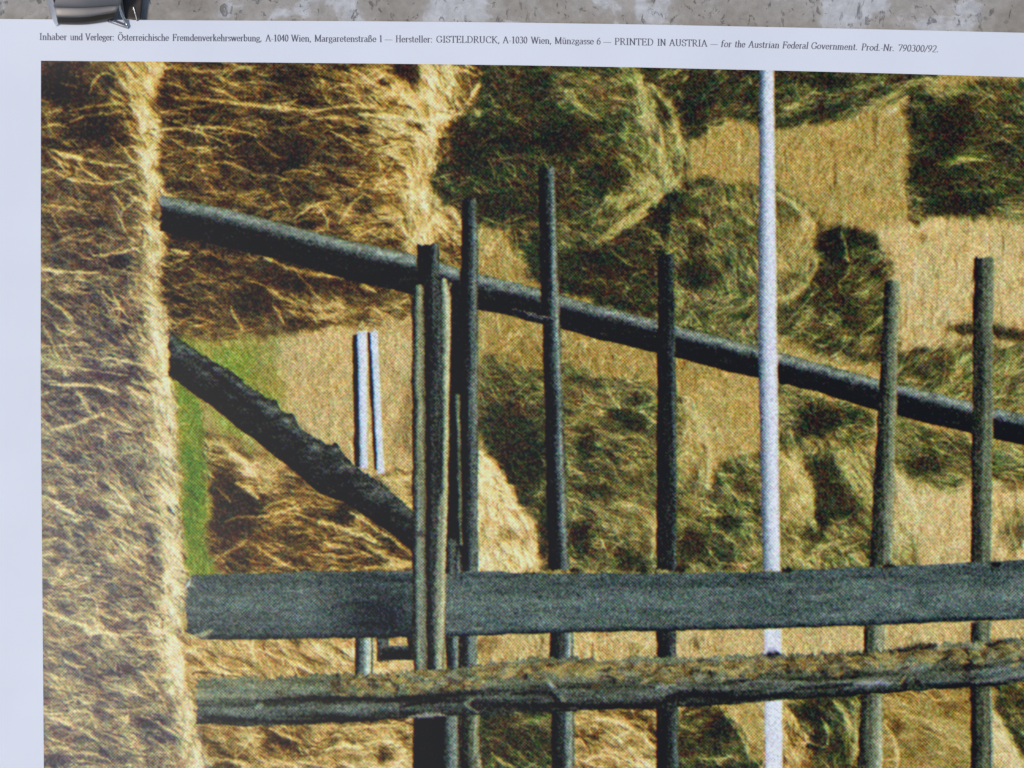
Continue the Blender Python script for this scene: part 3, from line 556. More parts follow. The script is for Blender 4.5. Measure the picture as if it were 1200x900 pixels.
# fine crossing strands, thousands of them
def strands(n, lmin, lmax, jit, seed, region_box=(48, 70, 1372, 1032), wide=.35):
    r = np.random.default_rng(seed)
    x = r.uniform(region_box[0], region_box[2], n); y = r.uniform(region_box[1], region_box[3], n)
    ii = np.clip((y-OY).astype(int), 0, PH-1); jj = np.clip((x-OX).astype(int), 0, PW-1)
    fld = PAL['straw'][ii, jj]+PAL['pale'][ii, jj]+PAL['grass'][ii, jj]
    a = .5*np.arctan2(TS[ii, jj], TC[ii, jj]) + np.radians(r.normal(0, 1, n)*jit*(1-.55*fld))
    L = r.uniform(lmin, lmax, n)*(1-.55*fld); amp = r.uniform(.25, 1, n)**1.3*(1-.45*fld)
    cv = r.normal(0, .022, n)
    m = int(lmax/.6)
    t = np.linspace(-.5, .5, m)[None]
    ang = a[:, None]+cv[:, None]*t*L[:, None]
    st = (L/m)[:, None]
    X = x[:, None]+np.cumsum(np.cos(ang)*st, 1); Y = y[:, None]+np.cumsum(np.sin(ang)*st, 1)
    X -= (X[:, -1]-X[:, 0])[:, None]*.5; Y -= (Y[:, -1]-Y[:, 0])[:, None]*.5
    W_ = (amp[:, None]*(1-(2*np.abs(t))**3)).astype(np.float32)
    acc = np.zeros(PH*PW, np.float32)
    def splat(X, Y, W_):
        fx = X-OX; fy = Y-OY; ix = np.floor(fx).astype(np.int32); iy = np.floor(fy).astype(np.int32); fx = fx-ix; fy = fy-iy
        ok = (ix >= 0) & (iy >= 0) & (ix < PW-1) & (iy < PH-1)
        for dx, dy, w in ((0, 0, (1-fx)*(1-fy)), (1, 0, fx*(1-fy)), (0, 1, (1-fx)*fy), (1, 1, fx*fy)):
            np.maximum.at(acc, ((iy+dy)*PW+ix+dx)[ok], (W_*np.minimum(w*1.5, 1))[ok].astype(np.float32))
    splat(X, Y, W_)
    k = r.random(n) < wide
    splat(X[k]-.7*np.sin(a[k])[:, None], Y[k]+.7*np.cos(a[k])[:, None], W_[k])
    return acc.reshape(PH, PW)
SL = strands(12500, 18, 60, 29, 101) ; SL2 = strands(7000, 8, 26, 42, 102); SD = strands(15000, 10, 34, 20, 103)
hz = np.clip(TONE, 0, 1)
TONE = TONE + .50*SL*(.26+.80*hz)*(1.08-hz)*1.6 + .34*SL2*(.22+hz)*(1.1-hz)*1.4 - .50*SD*hz**.8*(.35+.75*(1-np.abs(hz-.5)))
# grain of the hay: noise combed along the straw direction
ANG = .5*np.arctan2(TS, TC)
CA, SA = np.cos(ANG), np.sin(ANG)
def comb(seed, n, step, scale):
    r = np.random.default_rng(seed).random((PH, PW)).astype(np.float32)
    if scale > 1: r = blur(r, scale)
    acc = np.zeros_like(r); w = 0
    ix, iy = XX-OX, YY-OY
    for k in range(-n, n+1):
        jx = np.clip((ix+CA*k*step+.5).astype(np.int32), 0, PW-1); jy = np.clip((iy+SA*k*step+.5).astype(np.int32), 0, PH-1)
        g = 1-abs(k)/(n+1); acc += r[jy, jx]*g; w += g
    acc /= w
    return (acc-acc.mean())/acc.std()
ANG0 = ANG
GR = .34*comb(6, 6, 1.3, 2)
for da, sd in ((.42, 12), (-.42, 13)):
    CA, SA = np.cos(ANG0+da), np.sin(ANG0+da)
    GR += .40*comb(sd, 7, 1.4, 2)
CA, SA = np.cos(ANG0), np.sin(ANG0)
VO = comb(9, 5, 2.4, 4); VO2 = comb(10, 4, 2.0, 8)
void = np.clip((VO*.75+VO2*.6-.35)/1.1, 0, 1); lite = np.clip((-VO*.75-VO2*.6-.35)/1.1, 0, 1)
hy = (1-PAL['straw']-PAL['pale']-PAL['grass'])*.80+.20
GR += .25*VO
GR = GR + .10*(GR*GR-1)
GR += .34*np.random.default_rng(4).normal(size=(PH, PW)).astype(np.float32)
hay = np.clip(TONE, 0, 1.04)
TONE = TONE - void*.27*hy*(1-.35*PAL['milky'])*np.clip(TONE*1.6, .1, 1) + lite*.11*hy*np.clip(TONE*2, .1, 1) + .05*PAL['olive'] + GR*(CON+.16*PAL['olive'])*.20*(.14+1.1*np.clip(hay, 0, 1)**.7*np.sqrt(np.clip(1.15-hay, .06, 1)))

replay()
TONE = TONE - .03*np.sin(2*np.pi*np.clip(TONE, 0, 1))
def ramp(t, key):
    t = np.clip(t, 0, 1)*4; i = np.minimum(t.astype(np.int32), 3); f = (t-i)[..., None]
    R = RAMP[key]; return R[i]*(1-f)+R[i+1]*f
IMG = np.zeros((PH, PW, 3), np.float32); tot = np.zeros((PH, PW), np.float32)
for k in KEYS:
    if PAL[k].max() > 0:
        IMG += ramp(TONE, k)*PAL[k][..., None]; tot += PAL[k]
IMG /= np.maximum(tot, 1e-3)[..., None]
# orange and green flecks in the hay inks
fl = fbm(XX/4.2, YY/4.2, 91, 2)-.5; f2 = fbm(XX/30, YY/30, 95, 2)-.5
IMG[..., 0] += 26*fl + 16*f2; IMG[..., 2] -= 16*fl + 8*f2; IMG[..., 1] += 2*f2-8*fl

f3 = (fbm(XX/9, YY/6, 131, 3)-.5)*np.clip(PAL['olive'], 0, 1)
IMG[..., 1] += 26*f3; IMG[..., 0] -= 16*f3
# ---------------------------------------------------------------- timber, in front of the hay
SCR = np.zeros((PH, PW), np.float32)
def put(sl, mask, rgb, ident=None):
    IMG[sl] = IMG[sl]*(1-mask[..., None])+rgb*mask[..., None]
    if ident is not None: IDM[sl][mask > .5] = ident

def timber(axis, a_pts, b_pts, prof, key='wood', name=None, label=None, lim=None, tex=.10, streak=(3, 60), edge=1.5, ident=None, seed=0, rough=0.0, lumps=()):
    """axis 'v': a/b = left/right edges as (y, x); axis 'h': a/b = top/bottom edges as (x, y)"""
    ap, bp = np.array(a_pts, float), np.array(b_pts, float)
    cl = lambda v, o, n: int(min(max(v-o, 0), n))
    s0, s1 = min(ap[:, 1].min(), bp[:, 1].min())-16, max(ap[:, 1].max(), bp[:, 1].max())+16
    t0, t1_ = min(ap[0, 0], bp[0, 0])-8, max(ap[-1, 0], bp[-1, 0])+8
    if axis == 'v': sl = (slice(cl(t0, OY, PH), cl(t1_, OY, PH)), slice(cl(s0, OX, PW), cl(s1, OX, PW)))
    else: sl = (slice(cl(s0, OY, PH), cl(s1, OY, PH)), slice(cl(t0, OX, PW), cl(t1_, OX, PW)))
    S, T = (XX[sl], YY[sl]) if axis == 'v' else (YY[sl], XX[sl])
    t1 = T[:, 0] if axis == 'v' else T[0]
    A_ = np.interp(t1, ap[:, 0], ap[:, 1]); B_ = np.interp(t1, bp[:, 0], bp[:, 1])
    n1 = (fbm(t1/14.0, t1*0+seed, 40+seed, 3)-.5)*edge*2; n2 = (fbm(t1/14.0, t1*0+seed+7.3, 60+seed, 3)-.5)*edge*2
    if rough: n1 = n1 + (fbm(t1/3.5, t1*0+3.3+seed, 33, 3)-.5)*rough
    for c, r, h in lumps: n1 = n1 - h*np.exp(-((t1-c)/r)**2)
    A_ = A_+n1; B_ = B_+n2
    if axis == 'v': A_, B_ = A_[:, None], B_[:, None]
    else: A_, B_ = A_[None], B_[None]
    u = (S-A_)/np.maximum(B_-A_, 1)
    m = np.clip((S-A_)+.5, 0, 1)*np.clip((B_-S)+.5, 0, 1)
    lo, hi = lim if lim else (min(ap[0, 0], bp[0, 0]), max(ap[-1, 0], bp[-1, 0]))
    capn = (fbm(S/4, S*0+seed, 70+seed, 2)-.5)*5
    m = m*np.clip(T-lo+capn+.5, 0, 1)*np.clip(hi-T+capn+.5, 0, 1)
    pr = np.array(prof, float)
    tone = np.interp(np.clip(u, 0, 1), pr[:, 0], pr[:, 1]).astype(np.float32)
    tone = tone + (fbm(S/streak[0]+seed*3.7, T/streak[1], 80+seed, 3)-.5)*tex*3.2 + (fbm(S/2.2, T/3.0, 85+seed, 2)-.5)*tex*1.5 + (lattice(S/1.3, T/1.3, 87+seed)-.5)*(.08 if key == 'white' else .20)
    if name: ident = new_id(name, label)
    put(sl, m.astype(np.float32), ramp(tone, key), ident)
    return m, ident

def ink(pts, w, rgb, a=.85, mask=None):
    q = np.array(pts, float); R = int(w*3)+8
    sl = (slice(max(int(q[:, 1].min())-OY-R, 0), max(int(q[:, 1].max())-OY+R, 0)), slice(max(int(q[:, 0].min())-OX-R, 0), max(int(q[:, 0].max())-OX+R, 0)))
    SCR[sl] = 0
    band(pts, w*1.35, 1, min(a*1.12, 1), arr=SCR, wob=4, rough=.25)
    tmp = SCR[sl].copy(); SCR[sl] = 0
    IMG[sl] = IMG[sl]*(1-tmp[..., None])+np.array(rgb, np.float32)*tmp[..., None]
DK = [(0,.04),(.4,.12),(.62,.40),(.82,.72),(1,.45)]
# far pair of white sticks
i1 = new_id('pole', 'left of the two thin white printed sticks'); i2 = new_id('pole', 'right of the two thin white printed sticks')
timber('v', [(386,413),(550,415)], [(386,419),(550,422)], [(0,.0),(1,.12)], lim=(392,548), seed=1, edge=1)
timber('v', [(386,418),(550,423)], [(386,430),(550,431)], [(0,.35),(.4,.85),(1,.9)], 'white', lim=(387,549), ident=i1, seed=2, edge=.8, tex=.06)
timber('v', [(386,430),(550,438)], [(386,434),(550,442)], [(0,.0),(1,.1)], lim=(390,550), seed=3, edge=1)
timber('v', [(386,434),(555,443)], [(386,443),(555,451)], [(0,.6),(.5,.9),(1,.8)], 'white', lim=(388,554), ident=i2, seed=4, edge=.8, tex=.06)
timber('v', [(740,416),(800,416)], [(740,436),(800,437)], [(0,.1),(.35,.45),(.55,.7),(.7,1),(.9,.95),(1,.1)], 'wood', lim=(740,792), ident=i1, seed=5, edge=.8, tex=.08)
timber('v', [(740,441),(800,441)], [(740,455),(800,455)], [(0,.25),(.5,.55),(1,.3)], 'wood', lim=(740,776), ident=i2, seed=6)
timber('h', [(440,757),(490,757)], [(440,774),(490,774)], [(0,.45),(.3,.3),(.45,.02),(.9,.0),(1,.4)], 'wood', lim=(446,486), ident=i2, seed=7, edge=1)
timber('v', [(740,476),(800,480)], [(740,486),(800,488)], [(0,.1),(1,.4)], 'wood', lim=(740,772), ident=i2, seed=7, edge=1)
# slanting branch
timber('h', [(198,386),(225,408),(250,422),(280,442),(312,466),(330,480),(352,500),(380,520),(400,534),(420,550),(450,570),(485,600),(520,630),(548,654)],
            [(198,440),(225,460),(250,478),(280,502),(312,526),(345,552),(375,580),(400,587),(430,606),(460,628),(485,646),(520,668),(548,674)],
       [(0,.30),(.15,.46),(.3,.32),(.5,.24),(.75,.06),(1,.02)], 'wood', 'branch', 'dark slanting printed branch with knobs, lower left', tex=.16, streak=(5, 16), edge=2.5, rough=6, seed=8,
       lumps=[(322,5,5),(343,5,7),(394,8,11),(450,8,2)])
DKB = [((215,410),(300,470)),((240,428),(330,508)),((330,500),(360,525)),((400,560),(470,625))]
for (p, q) in DKB:
    ink([p, ((p[0]+q[0])/2, (p[1]+q[1])/2+2), q], 3.2, (26,24,34), .7)
# long slanting beam
timber('h', [(188,228),(205,231),(265,244),(330,262),(400,279),(490,300),(540,315),(600,331),(640,341),(700,357),(770,375),(830,391),(890,407),(960,425),(1030,445),(1090,459),(1140,471),(1200,486),(1400,530)],
            [(188,270),(205,275),(265,290),(330,306),(400,326),(490,347),(540,358),(600,371),(640,381),(700,397),(770,414),(830,429),(890,444),(960,460),(1030,482),(1090,497),(1140,508),(1200,522),(1400,568)],
       [(0,.50),(.06,.66),(.16,.72),(.28,.50),(.42,.14),(.7,.05),(1,.05)], 'wood', 'beam', 'long dark printed beam slanting down across the hay', tex=.10, streak=(4, 14), edge=1.6, seed=9)
bx = np.exp(-(((XX-480)/320)**2))   # darker left end
# verticals
timber('v', [(280,526),(680,528)], [(280,543),(680,545)], [(0,.02),(.5,.05),(.8,.2),(1,.05)], 'wood', lim=(330,668), seed=10)
timber('v', [(228,541),(300,540),(450,539),(680,540)], [(228,558),(300,560),(450,560),(680,560)], [(0,.02),(.3,.06),(.6,.42),(.85,.62),(1,.45)], 'wood', 'pole', 'dark printed pole close behind the thick trunk', lim=(232,672), tex=.12, seed=11)
ip = PARTS.__len__()-1
timber('v', [(740,541),(800,541)], [(740,559),(800,560)], [(0,.02),(.3,.3),(.6,.7),(1,.6)], 'wood', ident=ip, lim=(740,795), seed=11)
timber('v', [(740,522),(800,524)], [(740,541),(800,541)], [(0,.05),(.4,.4),(.7,.85),(.85,.3),(1,.03)], 'wood', ident=ip, lim=(740,795), seed=12)
timber('v', [(196,630),(450,637),(668,643)], [(196,650),(450,659),(668,667)], DK, 'wood', 'pole', 'tallest dark printed pole, third upright from the left', tex=.13, seed=13)
ip = len(PARTS)-1
timber('v', [(735,644),(1040,648)], [(735,671),(1040,675)], [(0,.03),(.3,.14),(.6,.40),(.85,.85),(1,.5)], 'wood', ident=ip, tex=.12, seed=14)
timber('v', [(298,771),(450,770),(668,769)], [(298,789),(450,792),(668,793)], [(0,.03),(.5,.14),(.8,.30),(.93,.46),(1,.4)], 'wood', 'pole', 'dark printed pole left of the white pole', tex=.12, seed=15)
ip = len(PARTS)-1
timber('v', [(735,769),(1040,770)], [(735,792),(1040,799)], [(0,.03),(.45,.12),(.75,.40),(.9,.52),(1,.4)], 'wood', ident=ip, tex=.12, seed=16)
timber('v', [(60,890),(400,888),(668,894)], [(60,907),(400,911),(668,915)], [(0,.02),(.14,.18),(.32,.45),(.55,.78),(.8,1),(1,.5)], 'white', 'pole', 'tall bright white printed pole', tex=.04, seed=17, edge=.8)
ip = len(PARTS)-1
timber('v', [(735,896),(1040,898)], [(735,916),(1040,919)], [(0,.55),(.2,.9),(.85,.95),(1,.7)], 'white', ident=ip, tex=.03, seed=18, edge=.8)
timber('v', [(330,1037),(500,1028),(664,1018)], [(330,1054),(500,1050),(664,1045)], [(0,.06),(.3,.18),(.6,.45),(.85,.66),(1,.7)], 'moss', 'pole', 'leaning dark printed pole, second upright from the right', tex=.13, seed=19)
ip = len(PARTS)-1
timber('v', [(730,1013),(900,1005),(1040,998)], [(730,1037),(900,1034),(1040,1030)], [(0,.02),(.2,.16),(.5,.46),(.8,.8),(1,.8)], 'moss', ident=ip, tex=.13, seed=20)
timber('v', [(302,1141),(480,1139),(664,1137)], [(302,1164),(480,1164),(664,1160)], [(0,.06),(.35,.22),(.65,.46),(.9,.58),(1,.66)], 'moss', 'pole', 'dark printed pole furthest right', tex=.12, seed=21)
ip = len(PARTS)-1
timber('v', [(728,1137),(1040,1138)], [(728,1161),(1040,1166)], [(0,.02),(.25,.1),(.4,.34),(.8,.5),(.88,.3),(.94,.8),(1,.6)], 'moss', ident=ip, tex=.10, seed=22)
timber('v', [(300,1296),(664,1290)], [(300,1316),(664,1312)], DK, 'moss', 'pole', 'dark printed pole', tex=.12, seed=23)
ip = len(PARTS)-1
timber('v', [(728,1290),(1040,1290)], [(728,1312),(1040,1314)], DK, 'moss', ident=ip, tex=.12, seed=24)
# first rail (flat board)
timber('h', [(216,684),(226,674),(300,671),(480,668),(620,671),(740,672),(900,670),(1060,662),(1200,656),(1400,650)],
            [(216,740),(236,750),(300,749),(480,747),(620,743),(740,740),(900,737),(1060,731),(1200,725),(1400,720)],
       [(0,.46),(.10,.44),(.3,.50),(.6,.54),(.9,.50),(.96,.28),(1,.14)], 'wood', 'rail', 'upper printed rail, a broad grey-green board', lim=(218,1400), tex=.07, streak=(8, 40), seed=25, edge=1.6)
sh = np.exp(-(((XX-445)/52)**2)-(((YY-718)/34)**2))*(IDM == len(PARTS)-1); sh2 = np.exp(-(((XX-300)/170)**2)-(((YY-735)/14)**2))*(IDM == len(PARTS)-1)
IMG = IMG*(1-.72*np.clip(sh+.3*sh2, 0, 1)[..., None]) + np.array((26,24,32))*.72*np.clip(sh+.3*sh2, 0, 1)[..., None]
nb = (fbm(XX/70, YY/5.0, 140, 3)-.5)*(IDM == len(PARTS)-1); IMG += nb[..., None]*np.array((30,34,36)); IMG += (IDM == len(PARTS)-1)[..., None]*np.array((-5, 1, 5))
for x, y in [(674,668),(752,669),(797,668),(922,668),(1042,663),(1166,661)]:
    ink([(x-5, y), (x+5, y)], 3.4, (24,20,22), .95)
# thick trunk, several stems side by side, in front of the upper rail
it = new_id('trunk', 'thick printed trunk of several dark stems bound together')
timber('v', [(284,488),(340,490)], [(284,514),(340,516)], [(0,.03),(.5,.10),(.75,.4),(.9,.55),(1,.3)], 'wood', ident=it, lim=(286,345), tex=.14, seed=26)
timber('v', [(330,482),(790,484)], [(330,498),(790,500)], [(0,.04),(.22,.12),(.45,.72),(.7,.70),(.95,.30),(1,.05)], 'moss', ident=it, lim=(334,792), tex=.12, seed=27)
timber('v', [(320,497),(560,499),(790,500)], [(320,524),(500,522),(640,519),(790,517)], [(0,.02),(.14,.06),(.35,.30),(.7,.34),(.9,.30),(1,.4)], 'wood', ident=it, lim=(322,792), tex=.12, seed=28)
timber('v', [(328,517),(500,519),(640,517),(700,514),(790,511)], [(328,524),(370,534),(500,527),(640,525),(790,520)], [(0,.3),(.4,.92),(.7,.92),(1,.4)], 'moss', ident=it, lim=(328,792), tex=.08, seed=29)
ink([(527,332),(525,420),(523,500),(521,600),(518,700),(514,780)], 1.6, (196,192,140), .8)
timber('v', [(350,528),(500,526),(640,524)], [(350,541),(500,541),(640,541)], [(0,.12),(.3,.02),(1,.04)], 'wood', ident=it, lim=(350,668), tex=.06, seed=30)
timber('v', [(622,524),(676,522)], [(622,536),(676,544)], [(0,.15),(.4,.42),(.7,.5),(1,.2)], 'wood', lim=(632,672), ident=it, tex=.16, seed=41)
timber('v', [(460,533),(640,538)], [(460,539),(640,542)], [(0,.2),(.5,.6),(1,.4)], 'moss', ident=it, lim=(462,640), tex=.12, seed=31)
ink([(491,570),(493,690),(496,786)], 4.2, (118,132,124), .7); ink([(504,640),(503,700),(503,786)], 1.4, (40,44,46), .6); ink([(517,580),(514,690),(512,786)], 3.2, (166,170,134), .8)
m, _ = timber('v', [(835,484),(1040,484)], [(835,521),(1040,521)], [(0,.03),(1,.02)], 'wood', ident=it, lim=(835,1040), tex=.03, seed=33)
timber('v', [(835,519),(1040,520)], [(835,540),(1040,542)], [(0,.1),(.4,.62),(.75,.75),(.95,.2),(1,.05)], 'wood', ident=it, lim=(835,1040), tex=.10, seed=34)
timber('v', [(835,540),(1040,540)], [(835,562),(870,561),(895,565),(1040,562)], [(0,.04),(.35,.14),(.65,.5),(.85,.85),(1,.6)], 'moss', ident=it, lim=(835,1040), tex=.12, seed=35)
# second rail, rough and mossy
m2, ir = timber('h', [(228,795),(300,794),(400,790),(480,788),(560,779),(640,769),(700,772),(800,771),(900,766),(960,765),(1000,765),(1060,760),(1120,753),(1200,748),(1400,740)],
            [(228,848),(300,851),(400,846),(480,841),(560,837),(640,834),(700,832),(800,829),(900,822),(1000,815),(1060,810),(1120,806),(1200,800),(1400,790)],
       [(0,.50),(.14,.52),(.3,.58),(.45,.46),(.56,.26),(.66,.46),(.8,.36),(.92,.20),(1,.05)], 'moss', 'rail', 'lower printed rail, rough log covered with moss', lim=(230,1400), tex=.13, streak=(5, 40), seed=36, edge=2.4, rough=12)
mr = (IDM == ir).astype(np.float32)
nb = (fbm(XX/60, YY/5.0, 150, 3)-.5)*mr; IMG += nb[..., None]*np.array((64,70,68))
sl_ = (slice(690, 800), slice(180, PW)); wgt = (np.clip((YY[sl_]-np.interp(XX[sl_], [230,480,600,800,1000,1200,1400], [816,812,800,800,792,778,770]))/10, 0, 1)*mr[sl_])[..., None]; L_ = IMG[sl_].mean(-1, keepdims=True)
IMG[sl_] = IMG[sl_]*(1-.6*wgt) + .6*wgt*L_*np.array((.90,1.04,1.04))
dk = (26,23,27)
for p, w in [([(300,822),(380,818),(450,820),(520,822)],2.6),([(470,828),(520,820),(580,826),(680,826)],3.4),([(600,813),(640,812),(656,824)],3.6),([(656,828),(760,826),(800,816),(860,812)],3.6),([(780,816),(820,812),(860,818),(930,812)],3),
             ([(930,808),(980,804),(1010,802)],2.4),([(470,818),(560,812)],2.6),([(380,840),(440,844),(300,846)],2.6),([(240,840),(300,844)],2.4),([(715,784),(720,798)],4.5),([(612,786),(616,796)],4),([(806,776),(810,790)],4.2),([(824,774),(834,790)],4),
             ([(1108,770),(1130,768),(1134,784)],7),([(1056,796),(1060,806)],4.5),([(1072,798),(1078,804)],3.5),([(1045,764),(1075,760),(1096,756)],4),([(1000,768),(1010,772)],5),([(950,774),(966,790)],4),([(1155,756),(1180,752)],3.5),([(436,790),(440,804)],3),([(462,796),(464,812)],3),
             ([(395,790),(397,804)],2.6),([(898,768),(912,766)],3.5),([(1100,806),(1140,803),(1180,800)],2.4),([(920,775),(925,790)],3)]: ink(p, w, dk, .85)
for p, w, c in [([(1000,802),(1030,799),(1045,802)],2,(176,178,196)),([(642,800),(650,806)],2.4,(190,200,200)),([(480,840),(505,838),(520,839)],2,(196,204,190)),([(300,828),(308,826)],2,(150,170,150)),([(340,812),(380,808)],2,(120,140,130)),
                ([(560,834),(545,826),(556,818)],1.6,(150,160,130)),([(768,806),(790,802)],1.8,(176,186,180)),([(866,802),(900,798),(940,800)],2,(140,150,140)),([(1140,800),(1200,790)],2.4,(130,140,136)),([(240,812),(280,808),(320,812)],3,(100,122,112)),([(655,816),(662,822)],1.8,(160,170,120)),([(1060,786),(1090,778)],5,(128,142,138)),([(1150,790),(1200,778)],5,(104,120,120))]: ink(p, w, c, .75)
# bits of hay lying on the lower rail
for i in range(820):
    x = RNG.uniform(390, 1380); yt = np.interp(x, [230,480,600,800,1000,1200,1400], [795,787,775,776,766,752,744]); y = yt+abs(RNG.normal(0, 9))+2
    if x < 560: y = yt+RNG.uniform(2, 26)
    a = RNG.uniform(-.8, .8); L = RNG.uniform(2, 7)
    ink([(x-math.cos(a)*L, y-math.sin(a)*L), (x+math.cos(a)*L, y+math.sin(a)*L)], RNG.uniform(1, 2.6), [(176,158,96),(140,122,66),(58,50,40),(190,168,104),(104,84,50)][RNG.integers(5)], .7)
# small marks: knots, twigs against the rail end
ink([(224,678),(218,690)], 2, (220,226,220), .9); ink([(220,746),(238,744),(248,738)], 2.2, (200,200,150), .8); ink([(890,183),(894,184)], 1.4, (90,80,60), .8)
ink([(492,622),(495,630)], 3, (44,34,34), .6); ink([(618,368),(628,372),(640,374)], .8, (130,140,150), .7)
# tiny scratches in the print
for p in [([(130,228),(140,248),(147,270)]),([(624,366),(618,372)]),([(600,362),(650,374)])]: ink(p, .55, (168,160,160), .8)

# print quality: slight softness, ink misregister, grain
IMG = .30*IMG + .70*blur(IMG, 1)
Rr = IMG[..., 0].copy(); Bb = IMG[..., 2].copy()
IMG[..., 0] = .4*Rr + .6*np.roll(Rr, 1, 1); IMG[..., 2] = .45*Bb + .55*np.roll(Bb, (1, -1), (0, 1))
gn = np.random.default_rng(8).normal(size=(PH, PW, 3)).astype(np.float32)
gn = .45*gn + .55*blur(gn, 1)*3
gn = .4*gn + .8*gn.mean(-1, keepdims=True)
lum = IMG.mean(-1, keepdims=True)/255
IMG += gn*(7+26*np.sqrt(np.clip(lum*(1.05-lum), 0, 1)))
IMG = np.clip(IMG, 6, 250)

INK_GAIN = .82; INK_BLACK = .020

# ================================================================== materials
def N(nt, t, **kw):
    n = nt.nodes.new(t)
    for k, v in kw.items(): setattr(n, k, v)
    return n
def math_node(nt, op, a, b=None, c=None):
    n = N(nt, 'ShaderNodeMath', operation=op)
    for i, v in enumerate((a, b, c)):
        if v is None: continue
        if isinstance(v, (int, float)): n.inputs[i].default_value = v
        else: nt.links.new(v, n.inputs[i])
    return n.outputs[0]

# --- printed ink: the painted colours broken into a fine offset screen of dots
ink_mat, nt, b = new_mat('offset_print')
at = N(nt, 'ShaderNodeAttribute', attribute_name='ink')
tc = N(nt, 'ShaderNodeTexCoord')
sep = N(nt, 'ShaderNodeSeparateXYZ'); nt.links.new(tc.outputs['Object'], sep.inputs[0])
sc = N(nt, 'ShaderNodeSeparateColor'); nt.links.new(at.outputs['Color'], sc.inputs[0])
cb = N(nt, 'ShaderNodeCombineColor')
for i, (ang, lam, amp) in enumerate(((4, 3.7, .36), (0, 3.7, .36), (86, 3.7, .36))):
    c, s_ = math.cos(math.radians(ang)), math.sin(math.radians(ang)); k = 2*math.pi/(lam*S)
    u = math_node(nt, 'ADD', math_node(nt, 'MULTIPLY', sep.outputs[0], c*k), math_node(nt, 'MULTIPLY', sep.outputs[1], s_*k))
    v = math_node(nt, 'ADD', math_node(nt, 'MULTIPLY', sep.outputs[0], -s_*k), math_node(nt, 'MULTIPLY', sep.outputs[1], c*k))
    p = math_node(nt, 'MULTIPLY', math_node(nt, 'COSINE', u), math_node(nt, 'COSINE', v))
    ch = sc.outputs[i]
    # strongest in the mid tones, none on bare paper
    w = math_node(nt, 'MULTIPLY', ch, math_node(nt, 'SUBTRACT', 1.05, ch))
    o = math_node(nt, 'ADD', ch, math_node(nt, 'MULTIPLY', math_node(nt, 'MULTIPLY', w, p), amp*1.35))
    o = math_node(nt, 'MAXIMUM', o, 0.004)
    nt.links.new(o, cb.inputs[i])
nt.links.new(cb.outputs[0], b.inputs['Base Color'])
b.inputs['Roughness'].default_value = .37; b.inputs['Specular IOR Level'].default_value = .2

# --- paper
paper_mat, nt, b = new_mat('poster_paper')
tc = N(nt, 'ShaderNodeTexCoord')
nz = N(nt, 'ShaderNodeTexNoise'); nz.inputs['Scale'].default_value = 60; nz.inputs['Detail'].default_value = 4
nt.links.new(tc.outputs['Object'], nz.inputs['Vector'])
cr = N(nt, 'ShaderNodeValToRGB'); cr.color_ramp.elements[0].position = .3; cr.color_ramp.elements[1].position = .7
cr.color_ramp.elements[0].color = (.80, .80, .815, 1); cr.color_ramp.elements[1].color = (.835, .835, .85, 1)
nt.links.new(nz.outputs['Fac'], cr.inputs[0]); nt.links.new(cr.outputs[0], b.inputs['Base Color'])
b.inputs['Roughness'].default_value = .62; b.inputs['Specular IOR Level'].default_value = .35
n2 = N(nt, 'ShaderNodeTexNoise'); n2.inputs['Scale'].default_value = 1800; n2.inputs['Detail'].default_value = 3
nt.links.new(tc.outputs['Object'], n2.inputs['Vector'])
bp = N(nt, 'ShaderNodeBump'); bp.inputs['Strength'].default_value = .06; bp.inputs['Distance'].default_value = .0001
nt.links.new(n2.outputs['Fac'], bp.inputs['Height']); nt.links.new(bp.outputs[0], b.inputs['Normal'])

text_mat, nt, b = new_mat('caption_ink')
b.inputs['Base Color'].default_value = (.11, .10, .14, 1); b.inputs['Roughness'].default_value = .6

# --- travertine
stone_mat, nt, b = new_mat('travertine')
tc = N(nt, 'ShaderNodeTexCoord'); vec = tc.outputs['Object']
def noise(scale, detail=5, rough=.6, dist=0, v=None):
    n = N(nt, 'ShaderNodeTexNoise'); n.inputs['Scale'].default_value = scale; n.inputs['Detail'].default_value = detail
    n.inputs['Roughness'].default_value = rough; n.inputs['Distortion'].default_value = dist
    nt.links.new(v or vec, n.inputs['Vector']); return n.outputs['Fac']
def rampn(f, stops):
    r = N(nt, 'ShaderNodeValToRGB'); e = r.color_ramp.elements
    while len(e) < len(stops): e.new(.5)
    for q, (p, c) in zip(e, stops): q.position = p; q.color = (*c, 1)
    nt.links.new(f, r.inputs[0]); return r.outputs[0]
def mix(f, a, c, mode='MIX'):
    m = N(nt, 'ShaderNodeMix', data_type='RGBA', blend_type=mode)
    for sock, v in ((m.inputs[0], f), (m.inputs[6], a), (m.inputs[7], c)):
        if isinstance(v, (int, float)): sock.default_value = v
        elif isinstance(v, tuple): sock.default_value = (*v, 1)
        else: nt.links.new(v, sock)
    return m.outputs[2]
base = rampn(noise(58, 8, .60, .4), [(.28, (.30, .25, .20)), (.42, (.43, .375, .31)), (.515, (.51, .46, .40)), (.545, (.68, .655, .63)), (.72, (.76, .74, .73))])
base = mix(rampn(noise(260, 6, .72, .6), [(.35, (0, 0, 0)), (.62, (1, 1, 1))]), mix(.40, base, (.27, .24, .19)), base)
base = mix(.5, base, rampn(noise(600, 4, .7), [(.3, (.55, .55, .55)), (.7, (1, 1, 1))]), 'MULTIPLY')
vm = N(nt, 'ShaderNodeMapping'); vm.inputs['Scale'].default_value = (1, .75, 1); vm.inputs['Rotation'].default_value = (0, 0, .5)
nt.links.new(vec, vm.inputs[0])
pits = rampn(noise(520, 5, .65, .8, vm.outputs[0]), [(.33, (0, 0, 0)), (.40, (1, 1, 1))])
